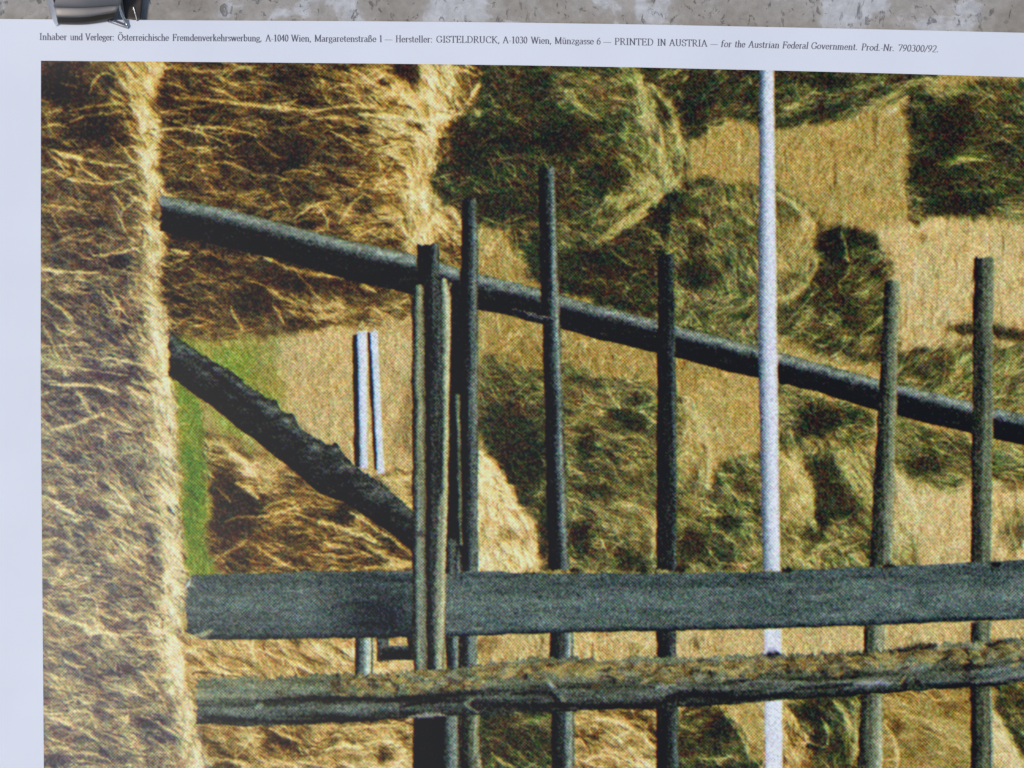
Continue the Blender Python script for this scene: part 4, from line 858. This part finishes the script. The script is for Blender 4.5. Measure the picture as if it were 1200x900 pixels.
pits2 = rampn(noise(170, 9, .70, .6, vm.outputs[0]), [(.31, (0, 0, 0)), (.39, (1, 1, 1))])
pm = mix(1.0, pits, pits2, 'MULTIPLY')
base = mix(pm, mix(.62, base, (.10, .085, .07)), base)
nt.links.new(base, b.inputs['Base Color']); b.inputs['Roughness'].default_value = .75
bp = N(nt, 'ShaderNodeBump'); bp.inputs['Strength'].default_value = .6; bp.inputs['Distance'].default_value = .0006
hh = mix(.25, pm, noise(700, 5, .7)); nt.links.new(hh, bp.inputs['Height']); nt.links.new(bp.outputs[0], b.inputs['Normal'])

# --- clip metal
def metal(name, col, rough):
    m, nt, b = new_mat(name)
    b.inputs['Base Color'].default_value = (*col, 1); b.inputs['Metallic'].default_value = 1
    tc = N(nt, 'ShaderNodeTexCoord'); n = N(nt, 'ShaderNodeTexNoise'); n.inputs['Scale'].default_value = 700; n.inputs['Detail'].default_value = 4
    nt.links.new(tc.outputs['Object'], n.inputs['Vector'])
    mr = N(nt, 'ShaderNodeMapRange'); mr.inputs[3].default_value = rough-.06; mr.inputs[4].default_value = rough+.1
    nt.links.new(n.outputs['Fac'], mr.inputs[0]); nt.links.new(mr.outputs[0], b.inputs['Roughness'])
    bp = N(nt, 'ShaderNodeBump'); bp.inputs['Strength'].default_value = .12; bp.inputs['Distance'].default_value = .0001
    nt.links.new(n.outputs['Fac'], bp.inputs['Height']); nt.links.new(bp.outputs[0], b.inputs['Normal'])
    return m
steel = metal('worn_steel', (.23, .21, .195), .5)
steel_dark = metal('dark_steel', (.085, .072, .06), .4)
chrome = metal('bright_steel', (.50, .48, .46), .26)

# ================================================================== setting: the stone the poster lies on
g = 60
xs = np.linspace(-1.2, 1.2, g)
V = np.array([(x, y, 0) for y in xs for x in xs]); F = [(j*g+i, j*g+i+1, (j+1)*g+i+1, (j+1)*g+i) for j in range(g-1) for i in range(g-1)]
stone = mesh_obj('ground', V, F, stone_mat)
stone['kind'] = 'structure'; stone['label'] = 'pitted grey and beige travertine stone surface behind the poster'; stone['category'] = 'stone'

# ================================================================== the poster
poster = empty('poster')
poster['label'] = 'white bordered printed poster of haystacks and a wooden fence lying on stone'; poster['category'] = 'poster'
TOPX = [-400, 0, 150, 300, 450, 600, 750, 900, 1050, 1200, 1500]
PAPER_TOP = [21, 22.2, 23.4, 24.2, 25.0, 26.4, 28.6, 31.6, 34.8, 38.4, 46]
PRINT_TOP = [70, 70.8, 72.0, 73.2, 74.6, 76.4, 79.0, 82.4, 86.2, 90.5, 100]
ptop = lambda x: np.interp(x, TOPX, PAPER_TOP)
# sheet with thickness: top grid, bottom grid, rim
nx, ny = 150, 110
us = np.linspace(-70, 1440, nx); vs_ = np.linspace(0, 1, ny)
GX, GV = np.meshgrid(us, vs_)
GY = ptop(GX)*(1-GV) + 1080*GV
Zt = zpaper(GX, GY)
top = P(GX, GY, Zt).reshape(-1, 3); bot = P(GX, GY, Zt-1.2).reshape(-1, 3)
V = np.vstack([top, bot]); n0 = nx*ny
F = []
for j in range(ny-1):
    for i in range(nx-1):
        a = j*nx+i
        F.append((a, a+nx, a+nx+1, a+1)); F.append((n0+a, n0+a+1, n0+a+nx+1, n0+a+nx))
for i in range(nx-1):
    F.append((i, i+1, n0+i+1, n0+i)); a = (ny-1)*nx+i; F.append((a+1, a, n0+a, n0+a+1))
for j in range(ny-1):
    a = j*nx; F.append((a+nx, a, n0+a, n0+a+nx)); a = j*nx+nx-1; F.append((a, a+nx, n0+a+nx, n0+a))
paper = mesh_obj('paper', V, F, paper_mat, poster, smooth=False)

# picture: one vertex per sample, split into the printed things
xl = np.interp(YY[:, 0], [60, 72, 450, 900, 1040], [48, 48, 47.6, 51.4, 52.5])[:, None]
yt = np.interp(XX[0], TOPX, PRINT_TOP)[None, :]
Xw = np.maximum(XX, xl); Yw = np.maximum(YY, yt)
Xw = Xw + (np.interp(YY, [60, 1040], [0, 0]))
W3 = P(Xw, Yw, zpaper(Xw, Yw)+.22).reshape(-1, 3)
def lin(c): return np.where(c <= .04045, c/12.92, ((c+.055)/1.055)**2.4)
def srgb(c): return np.where(c <= .0031308, c*12.92, 1.055*np.power(np.maximum(c, 1e-6), 1/2.4)-.055)
white = lin(np.array([214, 220, 235])/255)
ALB = np.clip(lin(IMG/255)/white*INK_GAIN - INK_BLACK, .004, .93)
COLS = srgb(ALB).reshape(-1, 3)
idx = np.arange(PH*PW).reshape(PH, PW)
Q = np.stack([idx[:-1, :-1], idx[1:, :-1], idx[1:, 1:], idx[:-1, 1:]], -1)
keep = (YY[1:, :-1] > yt[:, :-1]) & (XX[:-1, 1:] > xl[:-1])
keep &= XX[:-1, 1:] < 1372
IDF = IDM[:-1, :-1]
picture = None
for k, (nm, lab) in enumerate(PARTS):
    f = Q[keep & (IDF == k)]
    if len(f) < 20: continue
    u, inv = np.unique(f, return_inverse=True)
    o = quad_mesh(nm, W3[u], inv.reshape(-1, 4), ink_mat, poster if k == 0 else picture, COLS[u])
    if k == 0:
        picture = o; o['label'] = 'colour offset print of yellow stubble with haystacks and a rough timber fence'
    elif lab: o['label'] = lab

# ------------------------------------------------------------------ caption, drawn with a nib: thick uprights, thin crossings, serifs
def arc(cx, cy, rx, ry, a0, a1, n=12):
    return [(cx+rx*math.cos(math.radians(a0+(a1-a0)*i/n)), cy+ry*math.sin(math.radians(a0+(a1-a0)*i/n))) for i in range(n+1)]
X_ = .64
def sf(x, y, w=.11): return [(x-w, y), (x+w, y)]
def G():
    g = {}
    def o(cx, cy, rx, ry, a0=0, a1=360): return arc(cx, cy, rx, ry, a0, a1)
    g['I'] = (.40, [[(.2,0),(.2,1)], sf(.2,0,.15), sf(.2,1,.15)])
    g['1'] = (.50, [[(.25,0),(.25,1)], [(.25,1),(.1,.86)], sf(.25,0,.13)])
    g['l'] = (.32, [[(.16,0),(.16,1.02)], sf(.16,0), [(.05,1.0),(.16,1.02)]])
    g['i'] = (.32, [[(.16,0),(.16,X_)], sf(.16,0), [(.05,X_),(.16,X_)], [(.16,.86),(.16,.93)]])
    g['n'] = (.60, [[(.14,0),(.14,X_)], o(.30,.44,.16,.19,160,0)+[(.46,0)], sf(.14,0), sf(.46,0), [(.03,X_),(.14,X_)]])
    g['m'] = (.90, [[(.14,0),(.14,X_)], o(.29,.44,.15,.19,160,0)+[(.44,0)], o(.59,.44,.15,.19,160,0)+[(.74,0)], sf(.14,0,.1), sf(.44,0,.1), sf(.74,0,.1), [(.03,X_),(.14,X_)]])
    g['h'] = (.60, [[(.14,0),(.14,1.02)], o(.30,.44,.16,.19,160,0)+[(.46,0)], sf(.14,0), sf(.46,0), [(.03,1.0),(.14,1.02)]])
    g['r'] = (.42, [[(.14,0),(.14,X_)], o(.27,.50,.12,.13,170,50), sf(.14,0), [(.03,X_),(.14,X_)], [(.35,.56),(.36,.60)]])
    g['u'] = (.60, [[(.14,X_)]+o(.29,.17,.15,.17,180,330)[0:], [(.46,0),(.46,X_)], [(.03,X_),(.14,X_)], [(.35,X_),(.46,X_)], [(.46,.02),(.56,.02)]])
    g['ü'] = (.60, g['u'][1]+[[(.20,.84),(.20,.92)], [(.38,.84),(.38,.92)]])
    g['a'] = (.52, [o(.23,.48,.15,.16,150,0)+[(.38,.10),(.43,.02),(.50,.05)], o(.22,.18,.15,.18,60,300), [(.30,.36),(.38,.40)]])
    g['e'] = (.52, [o(.26,.32,.19,.32,0,330), [(.07,.36),(.45,.36)]])
    g['o'] = (.56, [o(.28,.32,.21,.32)])
    g['c'] = (.50, [o(.28,.32,.21,.32,45,320)])
    g['b'] = (.58, [[(.13,0),(.13,1.02)], o(.30,.32,.20,.32,140,-140), [(.03,1.0),(.13,1.02)]])
    g['d'] = (.58, [[(.44,0),(.44,1.02)], o(.27,.32,.20,.32,40,320), [(.34,1.0),(.44,1.02)], sf(.5,0,.06)])
    g['g'] = (.54, [o(.25,.42,.17,.21), [(.14,.22),(.10,.12),(.22,.07),(.40,.04)]+o(.26,-.10,.20,.13,30,-250), [(.38,.58),(.50,.60)]])
    g['s'] = (.42, [[(.35,.50)]+o(.21,.49,.13,.14,30,220)+o(.21,.16,.14,.15,60,-150)])
    g['ß'] = (.60, [[(.13,0),(.13,.80)]+o(.27,.80,.14,.20,180,-60)+[(.28,.55)]+o(.30,.27,.20,.27,80,-110), sf(.13,0)])
    g['t'] = (.38, [[(.16,.86),(.16,.12),(.22,.01),(.34,.06)], [(.04,X_),(.32,X_)]])
    g['f'] = (.38, [[(.14,0),(.14,.84)]+o(.27,.86,.13,.15,170,40), [(.03,X_),(.30,X_)], sf(.14,0)])
    g['v'] = (.54, [[(.08,X_),(.27,0)], [(.27,0),(.46,X_)], sf(.08,X_,.09), sf(.46,X_,.07)])
    g['w'] = (.80, [[(.08,X_),(.24,0)], [(.24,0),(.40,X_)], [(.40,X_),(.56,0)], [(.56,0),(.72,X_)], sf(.08,X_,.08), sf(.40,X_,.08), sf(.72,X_,.07)])
    g['k'] = (.58, [[(.14,0),(.14,1.02)], [(.14,.26),(.42,X_)], [(.25,.36),(.48,0)], sf(.14,0), sf(.5,0,.09), sf(.42,X_,.08), [(.03,1.0),(.14,1.02)]])
    g['z'] = (.50, [[(.07,X_),(.42,X_)], [(.42,X_),(.07,0)], [(.07,0),(.44,0)], [(.44,0),(.45,.12)]])
    g['A'] = (.76, [[(.10,0),(.37,1)], [(.37,1),(.65,0)], [(.20,.36),(.54,.36)], sf(.10,0,.1), sf(.65,0,.12)])
    g['V'] = (.76, [[(.10,1),(.38,0)], [(.38,0),(.66,1)], sf(.10,1,.12), sf(.66,1,.1)])
    g['W'] = (1.02, [[(.10,1),(.32,0)], [(.32,0),(.52,1)], [(.52,1),(.74,0)], [(.74,0),(.94,1)], sf(.10,1,.1), sf(.94,1,.08), sf(.52,1,.08)])
    g['M'] = (.94, [[(.14,0),(.14,1)], [(.14,1),(.46,.04)], [(.46,.04),(.78,1)], [(.78,0),(.78,1)], sf(.14,0,.1), sf(.78,0,.13), sf(.12,1,.08), sf(.80,1,.08)])
    g['N'] = (.78, [[(.14,0),(.14,1)], [(.14,1),(.62,.02)], [(.62,0),(.62,1)], sf(.14,0,.1), sf(.62,1,.1), sf(.10,1,.06)])
    g['H'] = (.78, [[(.16,0),(.16,1)], [(.60,0),(.60,1)], [(.16,.52),(.60,.52)], sf(.16,0,.12), sf(.60,0,.12), sf(.16,1,.12), sf(.60,1,.12)])
    g['G'] = (.78, [o(.40,.5,.32,.5,50,330), [(.66,.42),(.66,.10)], sf(.64,.42,.12), [(.62,.72),(.62,.95)]])
    g['C'] = (.72, [o(.40,.5,.32,.5,45,322), [(.63,.72),(.63,.95)]])
    g['S'] = (.58, [[(.47,.80)]+o(.28,.76,.19,.24,40,220)+o(.28,.25,.21,.25,60,-150), [(.47,.74),(.47,.94)], [(.07,.08),(.07,.28)]])
    g['T'] = (.66, [[(.33,0),(.33,1)], [(.05,1),(.61,1)], [(.05,1),(.05,.82)], [(.61,1),(.61,.82)], sf(.33,0,.13)])
    g['E'] = (.66, [[(.16,0),(.16,1)], [(.05,1),(.54,1)], [(.54,1),(.54,.82)], [(.16,.52),(.44,.52)], [(.44,.42),(.44,.62)], [(.05,0),(.58,0)], [(.58,0),(.60,.20)]])
    g['F'] = (.62, [[(.16,0),(.16,1)], [(.05,1),(.54,1)], [(.54,1),(.54,.82)], [(.16,.52),(.44,.52)], [(.44,.42),(.44,.62)], sf(.16,0,.12)])
    g['L'] = (.64, [[(.16,0),(.16,1)], sf(.16,1,.12), [(.05,0),(.56,0)], [(.56,0),(.58,.22)]])
    g['D'] = (.78, [[(.16,0),(.16,1)], [(.05,0),(.30,0)]+o(.32,.5,.36,.5,-90,90)+[(.05,1)]])
    g['P'] = (.62, [[(.16,0),(.16,1)], [(.05,1),(.30,1)]+o(.32,.74,.22,.26,90,-90)+[(.16,.48)], sf(.16,0,.12)])
    g['R'] = (.72, [[(.16,0),(.16,1)], [(.05,1),(.30,1)]+o(.32,.75,.21,.25,90,-90)+[(.16,.50)], [(.32,.50),(.62,0)], sf(.16,0,.12), sf(.66,0,.06)])
    g['U'] = (.78, [[(.16,1)]+o(.38,.30,.22,.30,180,360)+[(.60,1)], sf(.16,1,.12), sf(.60,1,.10)])
    g['K'] = (.76, [[(.16,0),(.16,1)], [(.16,.40),(.58,1)], [(.30,.56),(.64,0)], sf(.16,0,.12), sf(.16,1,.12), sf(.60,1,.1), sf(.66,0,.1)])
    g['Ö'] = (.78, [o(.39,.5,.32,.5), [(.28,1.16),(.28,1.26)], [(.50,1.16),(.50,1.26)]])
    g['0'] = (.50, [o(.25,.5,.18,.5)])
    g['3'] = (.50, [o(.23,.76,.15,.24,150,-80)+o(.23,.27,.19,.27,80,-150)])
    g['4'] = (.50, [[(.34,0),(.34,1)], [(.34,1),(.04,.30)], [(.04,.30),(.46,.30)]])
    g['6'] = (.50, [[(.40,1),(.20,.80),(.08,.45)]+o(.25,.30,.18,.30,160,-200)])
    g['7'] = (.50, [[(.06,1),(.44,1)], [(.44,1),(.20,0)], [(.06,1),(.06,.86)]])
    g['9'] = (.50, [[(.10,0),(.30,.20),(.42,.55)]+o(.25,.70,.18,.30,-20,-380)])
    g['2'] = (.50, [o(.24,.74,.17,.26,160,-30)+[(.30,.36),(.07,0)], [(.07,0),(.46,0)]])
    g[':'] = (.30, [[(.14,0),(.14,.09)], [(.14,.52),(.14,.61)]])
    g['.'] = (.28, [[(.12,0),(.12,.10)]])
    g[','] = (.28, [[(.13,.09),(.13,0)], [(.14,.02),(.07,-.16)]])
    g['-'] = (.34, [[(.05,.32),(.28,.32)]])
    g['—'] = (1.0, [[(.0,.32),(1.0,.32)]])
    g['/'] = (.36, [[(.02,-.05),(.32,1.02)]])
    g[' '] = (.30, [])
    return g
GLY = G()
WORDS = [("Inhaber", 46, 78.5), ("und", 82, 97), ("Verleger:", 100, 134), ("Österreichische", 138, 198), ("Fremdenverkehrswerbung,", 202, 307), ("A-1040", 311, 338), ("Wien,", 341, 365),
         ("Margaretenstraße", 368.5, 441), ("1", 444.5, 448), ("—", 451, 460), ("Hersteller:", 463.5, 507), ("GISTELDRUCK,", 511, 586), ("A-1030", 589, 618), ("Wien,", 622, 646.5),
         ("Münzgasse", 650, 696), ("6", 699, 704), ("—", 707, 716), ("PRINTED", 720, 766), ("IN", 770, 780.5), ("AUSTRIA", 784, 829), ("—", 832.5, 841), ("for", 844.5, 857), ("the", 860.5, 873),
         ("Austrian", 876.5, 913), ("Federal", 916.5, 947), ("Government.", 950, 1005), ("Prod.-Nr.", 1009, 1048), ("790300/92.", 1052, 1100)]
base_y = lambda x: np.interp(x, [40, 140, 300, 450, 600, 720, 850, 950, 1050, 1110], [46.6, 47.4, 48.3, 49.2, 50.6, 52.3, 55.0, 57.2, 59.9, 61.4])
CAP = 7.7
TV, TF = [], []
cnt = 0
def emit(poly2, shear):
    """poly2: list of 4 corner points in print units (x, y down)"""
    global cnt
    a = np.array(poly2); z = zpaper(a[:, 0], a[:, 1])+.16+.012*(cnt % 9); cnt += 1
    w = P(a[:, 0], a[:, 1], z); n = len(TV); TV.extend(w.tolist())
    ar = sum(a[i][0]*a[(i+1) % 4][1]-a[(i+1) % 4][0]*a[i][1] for i in range(4))
    TF.append((n, n+3, n+2, n+1) if ar > 0 else (n, n+1, n+2, n+3))
for wd, x0, x1 in WORDS:
    tot_w = sum(GLY[c][0] for c in wd)
    kx = (x1-x0)/tot_w; cx = 0
    shear = .16 if x0 > 842 else 0.0
    for c in wd:
        adv, strokes = GLY[c]
        for st in strokes:
            for (ax, ay), (bx_, by_) in zip(st[:-1], st[1:]):
                dx, dy = (bx_-ax)*kx, (by_-ay)*CAP
                L = math.hypot(dx, dy)
                if L < 1e-6: continue
                vert = abs(dy)/L
                dirn = 1 if dx*dy <= 0 else .62          # strokes rising to the right are thin
                hw = (.24 + .38*vert**1.5*dirn)
                if len(st) == 2 and abs(by_-ay) < .13 and abs(bx_-ax) < .01: hw = .62     # dots
                nx_, ny_ = -dy/L*hw, dx/L*hw
                ex, ey = dx/L*.1, dy/L*.1
                pts = []
                for (gx, gy, sx, e) in ((ax, ay, 1, -1), (bx_, by_, 1, 1), (bx_, by_, -1, 1), (ax, ay, -1, -1)):
                    X = x0+(cx+gx)*kx + nx_*sx + ex*e + shear*gy*CAP
                    Yv = gy*CAP + ny_*sx + ey*e
                    pts.append((X, float(base_y(X))-Yv))
                emit(pts, shear)
        cx += adv
cap = mesh_obj('caption', TV, TF, text_mat, poster)
cap['label'] = 'small black serif caption naming publisher and printer along the top border'

# ================================================================== the clip
clip = empty('bulldog_clip', tuple(P(105, -10, 0).tolist()))
clip['label'] = 'worn steel bulldog clip gripping the top left edge of the poster'; clip['category'] = 'clip'
clip_loc = Vector(clip.location)
def local(V): return [tuple(Vector(v)-clip_loc) for v in V]
def sweep(name, rows, mat, thick=1.6, parent=None):
    """rows: list of rows of (px, py, z) control points -> solid curved sheet"""
    A0 = np.array(rows, float)                     # R x C x 3
    def dens(A, axis, n):
        m = A.shape[axis]; t = np.linspace(0, m-1, n); out = []
        for q in t:
            i = min(int(q), m-2); f = q-i
            g = lambda k: np.take(A, min(max(k, 0), m-1), axis=axis)
            a, b_, c_, d_ = g(i-1), g(i), g(i+1), g(i+2)
            out.append(.5*((2*b_)+(c_-a)*f+(2*a-5*b_+4*c_-d_)*f*f+(3*b_-a-3*c_+d_)*f**3))
        return np.stack(out, axis)
    A1 = dens(dens(A0, 0, max(2, 6*(A0.shape[0]-1)+1)), 1, max(2, 6*(A0.shape[1]-1)+1))
    W = P(A1[..., 0], A1[..., 1], A1[..., 2]); R, K = W.shape[:2]
    o = mesh_obj(name, local(W.reshape(-1, 3)), [(r*K+k, r*K+k+1, (r+1)*K+k+1, (r+1)*K+k) for r in range(R-1) for k in range(K-1)], mat, parent or clip, smooth=True)
    md = o.modifiers.new('s', 'SOLIDIFY'); md.thickness = thick*S; md.offset = 0
    bv = o.modifiers.new('b', 'BEVEL'); bv.width = .25*S*2; bv.segments = 2; bv.limit_method = 'ANGLE'
    return o
def tube(name, pts, r, mat, parent=None, seg=12):
    p = np.array(pts, float); q = []
    e = np.vstack([2*p[0]-p[1], p, 2*p[-1]-p[-2]])
    for i in range(1, len(e)-2):
        a, b_, c_, d_ = e[i-1:i+3]
        for k in range(8):
            t = k/8; q.append(.5*((2*b_)+(c_-a)*t+(2*a-5*b_+4*c_-d_)*t*t+(3*b_-a-3*c_+d_)*t**3))
    q.append(p[-1]); q = np.array(q); W = P(q[:, 0], q[:, 1], q[:, 2])
    V, F = [], []
    up = Vector((.1, .2, 1)).normalized()
    for i, w in enumerate(W):
        d = Vector(W[min(i+1, len(W)-1)]-W[max(i-1, 0)]).normalized()
        a = d.cross(up).normalized(); bb = d.cross(a).normalized()
        for k in range(seg):
            t = 2*math.pi*k/seg; V.append(tuple(Vector(w)+(a*math.cos(t)+bb*math.sin(t))*r*S))
    n = len(W)
    for i in range(n-1):
        for k in range(seg):
            F.append((i*seg+k, i*seg+(k+1) % seg, (i+1)*seg+(k+1) % seg, (i+1)*seg+k))
    F.append(tuple(range(seg))); F.append(tuple((n-1)*seg+k for k in range(seg))[::-1])
    return mesh_obj(name, local(V), F, mat, parent or clip, smooth=True)
zb = 11
# upper jaw: rises away from the paper, a flat step, then the rolled lip that bites
jaw = sweep('upper_jaw', [
    [(64,-60,70),(100,-60,74),(150,-60,70)],
    [(63,-20,46),(100,-20,50),(146,-20,46)],
    [(63,4,34),(100,5,36),(142,2,34)],
    [(64,9,30),(100,9,32),(140,6,30)],
    [(66,18,27),(100,18,28),(137,12,28)],
    [(66.5,20,25),(100,19.5,26),(135,14.5,26)]], steel)
sweep('jaw_lip', [
    [(66.5,19.5,26),(100,19,27),(135,14,27)],
    [(67,22,23),(100,22,24),(134,17,24)],
    [(67.5,25.5,20),(100,25.5,20),(133,20,21)],
    [(68.5,28,14),(100,28,14),(132,23,15)]], steel_dark)  # dark reflection band along the lip put into the metal colour
sweep('side_cheek', [
    [(50,-40,60),(58,-40,74)],
    [(53,-8,34),(60,-10,50)],
    [(57,8,20),(64,5,34)],
    [(61,20,13),(67,18,22)],
    [(66,31,11),(70,28,13)]], metal('pale_steel', (.62, .61, .63), .45))
sweep('lower_jaw', [
    [(138,-60,30),(170,-60,26)],
    [(142,-20,20),(169,-20,16)],
    [(144,4,13),(167,4,10)],
    [(147,22,11),(165,23,9.5)]], steel_dark)
tube('handle', [(130,-60,60),(134,-25,44),(138,0,30),(142,14,20),(147,25,13),(150,31.5,11)], 1.9, chrome)
tube('handle', [(150,31.5,11),(145,30,12),(138,27.5,13),(131,25,14),(127,24,16)], 2.4, chrome)
tube('jaw_glint', [(156.5,8,12.5),(158,14,11.5),(161,24.5,10.6)], 1.0, chrome)  # slim bright tube standing in for a highlight on the lower jaw
